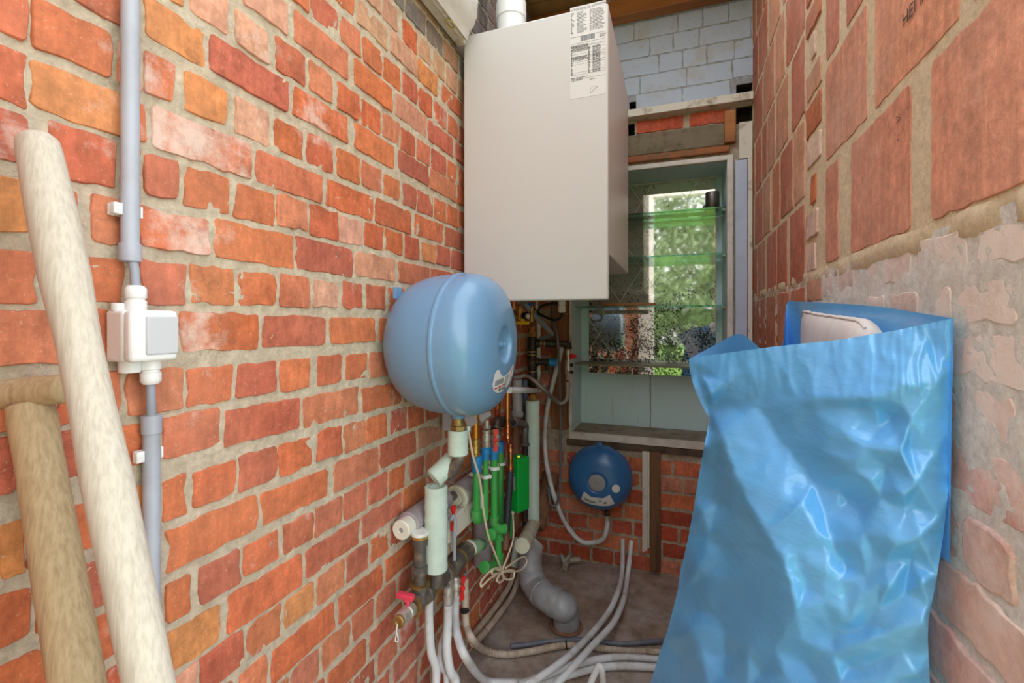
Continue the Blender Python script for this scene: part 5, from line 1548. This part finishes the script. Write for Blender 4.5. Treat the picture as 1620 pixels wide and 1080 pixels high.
b = MB(); b.tube([PX(736, 905, -.665), PX(737, 950, -.66), PX(737.5, 975, -.655)], .006, 10, smooth=4)
solo('slate_cable', b, mat('slate_cable_wall', (120, 122, 136), .55), 'short slate cable beside the red-handled valve under the manifold', 'cable')
b = MB()
p = PX(735, 967, -.644); b.lathe(p, (0, 0, 1), [(0, .0125), (.0004, .0148), (.005, .0148), (.0055, .0125)], 14); solo('cable_tie', b, m_black, 'black cable tie round the beige conduit under the red-handled valve', 'tie')
# bent white tube end poking up at the bottom of the view
b = MB(); q = [PF(928, 1110, .02), PX(936, 1085, -.118), PX(946, 1056, -.108), PX(950, 1054, -.105), PX(953, 1075, -.1), PF(955, 1105, .02)]
g_ = [PY(926, 1100, 1.48), PY(934, 1082, 1.49), PY(945, 1057, 1.5), PY(950, 1054, 1.5), PY(953, 1064, 1.5), PY(955, 1100, 1.51)]
g_[0].z = .012; g_[-1].z = .012
b.tube(g_, .0105, 14, smooth=5)
solo('bent_tube', b, m_hose, 'bent white tube end standing up from the floor in front of the hoses', 'tube')
# ================================================================ blue plastic sheet over a white pad, against the block wall
m, nt, bs = new_mat('blue_plastic_film')
n1 = noise_node(nt, 4, 5, .6); n2 = noise_node(nt, 34, 5, .65, stretch=(1, 1, 1.8)); n3 = noise_node(nt, 11, 4, .6, stretch=(1, 1, 2.6))
nt.links.new(mix(nt, ramp(nt, n1.outputs['Fac'], [(.35, 0.0), (.7, 1.0)]).outputs['Color'], srgb(98, 180, 250), srgb(116, 194, 252)), bs.inputs['Base Color'])
bs.inputs['Roughness'].default_value = .2; bs.inputs['Specular IOR Level'].default_value = .9
b1 = nd(nt, 'ShaderNodeBump'); b1.inputs['Strength'].default_value = .25; b1.inputs['Distance'].default_value = .003
b2 = nd(nt, 'ShaderNodeBump'); b2.inputs['Strength'].default_value = .25; b2.inputs['Distance'].default_value = .012
nt.links.new(n2.outputs['Fac'], b1.inputs['Height']); nt.links.new(n3.outputs['Fac'], b2.inputs['Height'])
nt.links.new(b2.outputs['Normal'], b1.inputs['Normal']); nt.links.new(b1.outputs['Normal'], bs.inputs['Normal'])
tl = nd(nt, 'ShaderNodeBsdfTranslucent'); tl.inputs['Color'].default_value = (*srgb(90, 180, 235), 1)
ms = nd(nt, 'ShaderNodeMixShader'); ms.inputs[0].default_value = .1
nt.links.new(bs.outputs[0], ms.inputs[1]); nt.links.new(tl.outputs[0], ms.inputs[2]); nt.links.new(ms.outputs[0], nt.nodes['Material Output'].inputs['Surface'])
m_sheet = m


def lin(tab, v):
    if v <= tab[0][0]: return tab[0][1]
    for (a0, b0), (a1, b1_) in zip(tab, tab[1:]):
        if v <= a1: return b0 + (b1_ - b0) * (v - a0) / (a1 - a0)
    (a0, b0), (a1, b1_) = tab[-2:]
    return b0 + (b1_ - b0) * (v - a0) / (a1 - a0)


LEFT = [(568, 1090), (600, 1104), (640, 1117), (662, 1123), (690, 1117), (750, 1106), (800, 1098), (850, 1089), (905, 1076), (935, 1072), (990, 1058), (1040, 1041), (1080, 1029), (1300, 985)]
RIGHT = [(503, 1508), (560, 1508), (640, 1506), (780, 1500), (850, 1492), (920, 1481), (980, 1469), (1010, 1468), (1080, 1471), (1300, 1480)]
TOP = [(1090, 568), (1120, 562), (1165, 556), (1225, 548), (1330, 537), (1420, 522), (1508, 503)]
RIDGE = [(560, 1092), (600, 1122), (640, 1138), (700, 1162), (760, 1184), (800, 1198), (850, 1214), (900, 1228), (960, 1244), (1010, 1256), (1060, 1268), (1300, 1300)]


def plane_pt(u, v, push=0.0):
    k = ray(u, 512); k = k.x / k.y
    s = (.322 - .713 * k) / (.295 + .39 * k)
    y = .713 + .39 * s
    p = PY(u, v, y)
    return p + V(-.79, -.61, 0) * push


def seg_d(u, v, poly):
    best, bt = 1e9, 0
    n = len(poly) - 1
    for i, ((x0, y0), (x1, y1)) in enumerate(zip(poly, poly[1:])):
        dx_, dy_ = x1 - x0, y1 - y0
        t = max(0, min(1, ((u - x0) * dx_ + (v - y0) * dy_) / (dx_ * dx_ + dy_ * dy_)))
        d_ = math.hypot(u - x0 - t * dx_, v - y0 - t * dy_)
        if d_ < best: best, bt = d_, (i + t) / n
    return best, bt


# the crumpled front as facets: (x, y) on a 1.637x plan of the sheet, height in cm towards the room
CP = [
    (148, 245, 0), (275, 215, 0), (385, 205, 0), (600, 175, 0), (720, 155, 0), (830, 135, 0),
    (185, 300, 1.5), (200, 340, 3), (228, 440, 4.5), (265, 540, 5.5), (305, 620, 6), (345, 690, 6.5), (395, 770, 6.5), (412, 830, 6.4), (425, 900, 6), (438, 970, 3.5), (450, 1030, .5),
    (240, 290, .8), (270, 290, .2), (330, 370, -1), (400, 470, -2), (470, 560, -3), (560, 612, -3.6), (590, 625, -2.8),
    (330, 265, .2), (400, 270, .5), (470, 270, 1.2), (420, 360, 1.2), (470, 350, 3), (560, 345, 3.3), (620, 345, 3.6), (700, 312, 3.4), (790, 300, 1.6),
    (470, 372, 1.5), (560, 368, 1.6), (630, 368, 1.6), (540, 430, 2.2), (600, 470, 2.2), (570, 530, 1.2), (500, 480, .6), (640, 420, .2), (672, 400, -.6), (655, 520, .2), (640, 600, .4), (620, 560, 1.4),
    (700, 360, 2.2), (698, 480, 3), (698, 600, 3.4), (685, 720, 3.5), (665, 830, 3.6), (712, 480, .6), (716, 620, .4), (724, 400, 2.4), (740, 560, 3), (748, 700, 3.2), (752, 820, 3.3), (755, 920, 3.6), (705, 850, .6), (722, 760, .2),
    (790, 480, .6), (800, 650, .8), (790, 800, 1), (770, 880, 1.6),
    (440, 620, 2.8), (385, 600, 3), (480, 695, 2.4), (505, 655, -1), (540, 585, -2.6), (520, 720, .2), (560, 780, -1.2), (610, 800, .6), (640, 822, 2.2), (600, 690, 1.4), (630, 740, .9), (590, 740, 2), (650, 770, 1),
    (430, 740, 4), (500, 790, 2.6), (540, 815, 1.6), (450, 835, 3.2), (550, 845, 1.2), (600, 860, 2.2), (500, 870, 3.2), (470, 930, 2.8), (560, 915, 2.6), (640, 890, 1.2), (520, 960, 1), (600, 940, .4),
    (690, 942, 3.4), (600, 976, 3.2), (520, 1005, 2.6), (560, 1040, .4), (640, 1020, .6), (700, 1000, 1.2), (740, 1060, 2), (650, 1075, 2.2), (540, 1080, 2.4), (480, 1070, 1),
    (830, 260, -.8), (830, 400, -1.6), (827, 560, -2), (822, 700, -2), (808, 830, -1.8), (790, 920, -1.5), (770, 1000, -1), (772, 1080, -1),
    (172, 290, -1), (200, 370, -2), (206, 420, -3), (185, 520, -3.5), (165, 600, -4), (140, 700, -4), (122, 850, -4), (118, 900, -4), (85, 960, -4), (60, 1000, -4.5), (48, 1080, -5),
    (190, 480, .6), (182, 640, .8), (172, 780, 1.6), (215, 520, -1.4), (222, 620, -2.6), (262, 640, 2.2), (285, 720, 2.4), (240, 740, -.6), (200, 700, -1), (190, 800, .5), (205, 610, -2.6), (235, 820, .6), (300, 800, 3), (350, 830, 4.2), (280, 880, .6), (330, 920, 2.6), (200, 900, -2), (152, 940, 1.4), (172, 1000, 2.2), (195, 1085, 3), (240, 1010, -2.4), (230, 930, -1), (120, 1010, -3), (110, 1085, -2), (240, 960, -.6), (300, 1000, 2.4), (240, 1060, 0), (370, 990, 3.4), (330, 1060, 1), (392, 1060, 3.6), (300, 1090, 3),
    (-20, 1500, -5), (150, 1500, 0), (300, 1500, 3), (420, 1500, 1), (560, 1500, 2.5), (700, 1500, 1), (800, 1500, -1),
    (120, 1250, -4), (230, 1250, 2.5), (380, 1280, 2), (480, 1240, 3), (620, 1260, .5), (720, 1250, 2), (785, 1250, -1), (20, 1250, -5),
]
from mathutils.geometry import delaunay_2d_cdt
_vs, _es, _ts, *_r = delaunay_2d_cdt([Vector((x, y)) for x, y, h in CP], [], [], 0, 1e-6)
_hs = []
for q in _vs:
    k = min(range(len(CP)), key=lambda i: (CP[i][0] - q[0]) ** 2 + (CP[i][1] - q[1]) ** 2); _hs.append(CP[k][2])
_TR = []
for t in _ts:
    (x0, y0), (x1, y1), (x2, y2) = _vs[t[0]], _vs[t[1]], _vs[t[2]]
    dt = (y1 - y2) * (x0 - x2) + (x2 - x1) * (y0 - y2)
    if abs(dt) > 1e-6: _TR.append((min(x0, x1, x2), max(x0, x1, x2), min(y0, y1, y2), max(y0, y1, y2), x0, y0, x1, y1, x2, y2, dt, _hs[t[0]], _hs[t[1]], _hs[t[2]]))
_last = [0]


def facet(x, y):
    order = [_last[0]] + list(range(len(_TR)))
    for k in order:
        T = _TR[k]
        if not (T[0] - .5 <= x <= T[1] + .5 and T[2] - .5 <= y <= T[3] + .5): continue
        a_ = ((T[7] - T[9]) * (x - T[8]) + (T[8] - T[6]) * (y - T[9])) / T[10]
        b_ = ((T[9] - T[5]) * (x - T[8]) + (T[4] - T[8]) * (y - T[9])) / T[10]
        if a_ >= -.002 and b_ >= -.002 and a_ + b_ <= 1.002:
            _last[0] = k
            return a_ * T[11] + b_ * T[12] + (1 - a_ - b_) * T[13]
    return None


def front_push(u, v):
    x, y = (u - 1000) * 1.637, (v - 420) * 1.637
    wx = 5 * noise.noise((x / 40, y / 40, 3)); wy = 5 * noise.noise((x / 40, y / 40, 8))
    h = facet(x + wx, y + wy)
    if h is None: h = facet(x, y)
    if h is None:
        k = min(range(len(CP)), key=lambda i: (CP[i][0] - x) ** 2 + (CP[i][1] - y) ** 2); h = CP[k][2]
    h *= .009
    r1 = 1 - abs(noise.noise((u / 70 + v / 160, v / 50, 7))) * 2.4
    r2 = 1 - abs(noise.noise((u / 50 - v / 120, v / 18, 9))) * 2.6
    h += .0022 * max(0, r1) ** 3 + .0009 * max(0, r2) ** 3
    if v < 640:                                             # crinkles hanging from the rim
        r3 = 1 - abs(noise.noise((u / 15, v / 70, 5))) * 2.4
        h += .0034 * max(0, r3) ** 2 * min(1, (640 - v) / 30)
    return h


NU, NV = 210, 240
HH = [[0.0] * (NU + 1) for _ in range(NV + 1)]; UV = [[None] * (NU + 1) for _ in range(NV + 1)]
b = MB()
for j in range(NV + 1):
    tv = j / NV
    for i in range(NU + 1):
        s_ = i / NU
        # top edge -> bottom, straight in the sheet
        ut0 = 1090 + (1508 - 1090) * s_
        vt = lin(TOP, ut0); vb = 1330
        v = vt + (vb - vt) * tv ** 1.0
        uL, uR = lin(LEFT, max(568, v)), lin(RIGHT, v)
        u = uL + (uR - uL) * s_ if tv > 0 else ut0
        blend = min(1, tv * 8)
        u = ut0 * (1 - blend) + (uL + (uR - uL) * s_) * blend
        h = front_push(u, v) + .004 * noise.noise((u / 17, 3, 3)) * (1 - min(1, tv * 20))
        h += .035 * math.sin(math.pi * min(1, s_ * 1.02)) * min(1, tv * 4)
        HH[j][i] = h; UV[j][i] = (u, v)
for _ in range(6):                                         # soften the creases a little
    H2 = [r[:] for r in HH]
    for j in range(1, NV):
        for i in range(1, NU):
            H2[j][i] = .4 * HH[j][i] + .15 * (HH[j - 1][i] + HH[j + 1][i] + HH[j][i - 1] + HH[j][i + 1])
    HH = H2
for j in range(NV + 1):
    for i in range(NU + 1):
        u, v = UV[j][i]
        p = plane_pt(u, v)
        d_ = p - V(0, 0, HC)
        p = p - d_.normalized() * HH[j][i] * 1.1
        p.x = min(p.x, .3245)
        if p.z < .004:
            p.z = .004 + .002 * noise.noise((u / 9, v / 9, 0))
        b.v.append(p)
for j in range(NV):
    for i in range(NU):
        q = j * (NU + 1) + i; b.f.append((q, q + NU + 1, q + NU + 2, q + 1)); b.mi.append(0)
bag = thing('plastic_sheet', 'large crumpled light blue plastic sheet standing against the right-side block wall', 'plastic sheet', (.15, 1.0, .0))
part('front_sheet', b, m_sheet, bag, angle=180, recalc=False)
# back layer round the opening: peak at the far corner, then along the wall to the near corner
rim = [PY(1090, 568, plane_pt(1090, 568).y), PY(1128, 547, 1.2), PY(1168, 528, 1.32), PY(1190, 540, 1.37), PY(1206, 553, 1.40), PY(1222, 552, 1.44), PY(1238, 546, 1.47), PY(1241, 520, 1.50), PY(1245, 479, 1.54), PY(1262, 477, 1.47), PX(1290, 478, .316), PX(1340, 481, .319), PX(1390, 485, .321), PX(1450, 494, .322), PY(1508, 503.5, plane_pt(1508, 503).y)]
low = [PY(1123, 662, plane_pt(1123, 662, -.035).y), V(.12, 1.25, HC - .3), V(.17, 1.36, HC - .3), V(.2, 1.40, HC - .3), V(.22, 1.43, HC - .3), V(.25, 1.47, HC - .3), V(.27, 1.49, HC - .3), V(.285, 1.51, HC - .3), V(.31, 1.53, HC - .3), V(.318, 1.45, HC - .3), V(.322, 1.3, HC - .3), V(.322, 1.1, HC - .3), V(.322, 1.0, HC - .3), V(.322, .85, HC - .3), V(.322, .725, HC - .3)]
rs_, ls_ = spline([Vector(p) for p in rim], 6), spline([Vector(p) for p in low], 6)
b = MB(); n = len(rs_); NJ = 26
for j in range(NJ + 1):
    t = j / NJ
    for i in range(n):
        p = rs_[i].lerp(ls_[i], t)
        w = .009 * noise.noise((i * .35, t * 5, 2)) + .006 * noise.noise((i * .9, t * 9, 5))
        if p.x < .3: p = p + V(w, w, 0) * min(1, t * 4)
        b.v.append(p)
for j in range(NJ):
    for i in range(n - 1):
        b.f.append((j * n + i, j * n + i + 1, (j + 1) * n + i + 1, (j + 1) * n + i)); b.mi.append(0)
part('back_sheet', b, m_sheet, bag, angle=180, recalc=False)
# white padded board inside
b = MB(); pad = []
NY, NT = 40, 22
ya, yb = .86, 1.385
for i in range(NY + 1):
    s_ = i / NY; y = ya + (yb - ya) * s_
    xr_ = .314
    xl_ = lin([(.8, .285), (.9, .262), (1.05, .262), (1.2, .274), (1.33, .295), (1.385, .306)], y)
    zt = HC + .007 + (y - .87) * .058 - (.02 * max(0, s_ - .9) / .1) - .02 * max(0, .06 - s_) / .06
    for k in range(NT):
        a_ = math.pi * k / (NT - 1)
        x = (xl_ + xr_) / 2 - (xr_ - xl_) / 2 * math.cos(a_)
        z = zt - .06 + .06 * math.sin(a_) ** .8
        if k in (0, NT - 1): z = HC - 1.0
        b.v.append(V(x, y, z + .002 * noise.noise((y * 30, a_ * 3, 1))))
for i in range(NY):
    for k in range(NT - 1):
        q = i * NT + k; b.f.append((q, q + 1, q + NT + 1, q + NT)); b.mi.append(0)
b.f += [tuple(range(NT)), tuple(NY * NT + k for k in range(NT))]; b.mi += [0, 0]
pd = thing('padded_panel', 'white padded panel standing inside the blue plastic sheet', 'padding', (.27, 1.1, HC - 1.0))
m_pad = mat('white_padding', (222, 214, 208), .8, dirt=(206, 202, 198), dirt_scale=9, bmp=.3, bmp_scale=30, stretch=(1, 4, 1))
part('cover', b, m_pad, pd, angle=60)
seam = [b.v[i * NT + 8] + V(-.001, 0, .001) for i in range(1, NY)]
part('piping', MB().tube(seam, .0022, 8), m_pad, pd)
# ================================================================ garden outside the doorway (seen in the old mirror)
m_lawn = mat('lawn_grass', (120, 158, 62), .9, dirt=(88, 124, 46), dirt_scale=2, bmp=.8, bmp_scale=40)
b = MB(); nx, ny = 30, 40
for j in range(ny + 1):
    for i in range(nx + 1):
        x, y = -14 + 28 * i / nx, -.55 - 24 * j / ny
        b.v.append(V(x, y, -.06 + .05 * noise.noise((x, y, 0))))
for j in range(ny):
    for i in range(nx):
        q = j * (nx + 1) + i; b.f.append((q, q + 1, q + nx + 2, q + nx + 1)); b.mi.append(0)
o = struct('ground', b, m_lawn)
m_leaf = mat('green_leaves', (132, 150, 108), .5, dirt=(100, 122, 80), dirt_scale=1.5)
m_bark = mat('tree_bark', (104, 84, 66), .9, dirt=(70, 56, 44), dirt_scale=10, bmp=.6)


def tree(x, y, h, rad, n, seed, label):
    rg_ = random.Random(seed)
    t = thing('garden_tree', label, 'tree', (x, y, -.04), 'trees outside the doorway')
    b = MB(); b.tube([(x, y, -.05), (x + .1, y, h * .3), (x - .05, y + .1, h * .62)], lambda q: .14 - .08 * q, 10, smooth=4)
    for k in range(5):
        a_ = k * 1.3; b.tube([(x, y, h * (.3 + .05 * k)), (x + math.cos(a_) * rad * .5, y + math.sin(a_) * rad * .5, h * (.5 + .06 * k))], lambda q: .06 - .04 * q, 8)
    part('trunk', b, m_bark, t)
    b = MB()
    blobs = [(x + rg_.uniform(-.6, .6) * rad, y + rg_.uniform(-.5, .5) * rad, h * rg_.uniform(.35, .9), rad * rg_.uniform(.35, .6)) for _ in range(11)]
    for _ in range(n):
        bx, by, bz, br = rg_.choice(blobs)
        d_ = Vector((rg_.gauss(0, 1), rg_.gauss(0, 1), rg_.gauss(0, 1))).normalized() * br * rg_.uniform(.6, 1.05)
        c_ = V(bx, by, bz) + d_
        if c_.z < .3: continue
        a_ = Vector((rg_.gauss(0, 1), rg_.gauss(0, 1), rg_.gauss(0, 1))).normalized(); e_ = a_.orthogonal().normalized()
        s_ = rg_.uniform(.05, .11)
        b.add([c_ - a_ * s_, c_ + e_ * s_ * .5, c_ + a_ * s_, c_ - e_ * s_ * .5], [(0, 1, 2, 3)])
    part('foliage', b, m_leaf, t, flat=True, recalc=False)


tree(.9, -7.5, 4.6, 2.0, 7000, 3, 'leafy green tree outside, mirrored in the upper panes of the spotted mirror')
tree(-1.6, -10.5, 5.2, 2.4, 7000, 5, 'broader green tree further out, mirrored behind the first tree')
tree(2.6, -5.0, 2.2, 1.0, 3500, 8, 'low green bush outside, mirrored at the edge of the spotted mirror')
tree(-.8, -13.5, 2.6, 2.2, 7000, 11, 'wide hedge-like bush closing the far end of the lawn, seen in the mirror')
tree(2.2, -13.0, 2.8, 2.2, 7000, 12, 'tall bush beside the wide bush at the far end of the lawn')

# ================================================================ light: bright hazy sky, high sun behind the house
w = bpy.data.worlds.new('sky'); bpy.context.scene.world = w; w.use_nodes = True
nt = w.node_tree; bg = nt.nodes['Background']
tc = nd(nt, 'ShaderNodeTexCoord'); sz = nd(nt, 'ShaderNodeSeparateXYZ'); nt.links.new(tc.outputs['Generated'], sz.inputs[0])
rp_ = ramp(nt, sz.outputs[2], [(.0, (1.0, .98, .95)), (.35, (.93, .95, .97)), (1.0, (.62, .70, .78))])
nt.links.new(rp_.outputs['Color'], bg.inputs['Color']); bg.inputs['Strength'].default_value = SKY
su = bpy.data.lights.new('sun', 'SUN'); su.energy = SUN; su.angle = R(1); su.color = (1, .95, .86)
so = bpy.data.objects.new('sun', su); C.objects.link(so)
so.rotation_euler = Vector((.25, -.75, -.75)).to_track_quat('-Z', 'Y').to_euler()

# ================================================================ camera
cam = bpy.data.cameras.new('camera'); cam.sensor_width = 36; cam.lens = F / 1620 * 36
cam.shift_y = -(540 - V0) / 1620; cam.clip_start = .02
co = bpy.data.objects.new('camera', cam); C.objects.link(co)
co.location = (0, 0, HC); co.rotation_euler = (R(90), 0, math.atan2(SN, CS))
sc = bpy.context.scene; sc.camera = co
sc.view_settings.view_transform = 'Standard'; sc.view_settings.look = 'None'
sc.view_settings.exposure = EXPO; sc.view_settings.gamma = 1; sc.view_settings.use_curve_mapping = False
sc.cycles.max_bounces = 10; sc.cycles.diffuse_bounces = 6; sc.cycles.glossy_bounces = 5; sc.cycles.transmission_bounces = 8
sc.cycles.use_denoising = True
sc.cycles.sample_clamp_indirect = 8
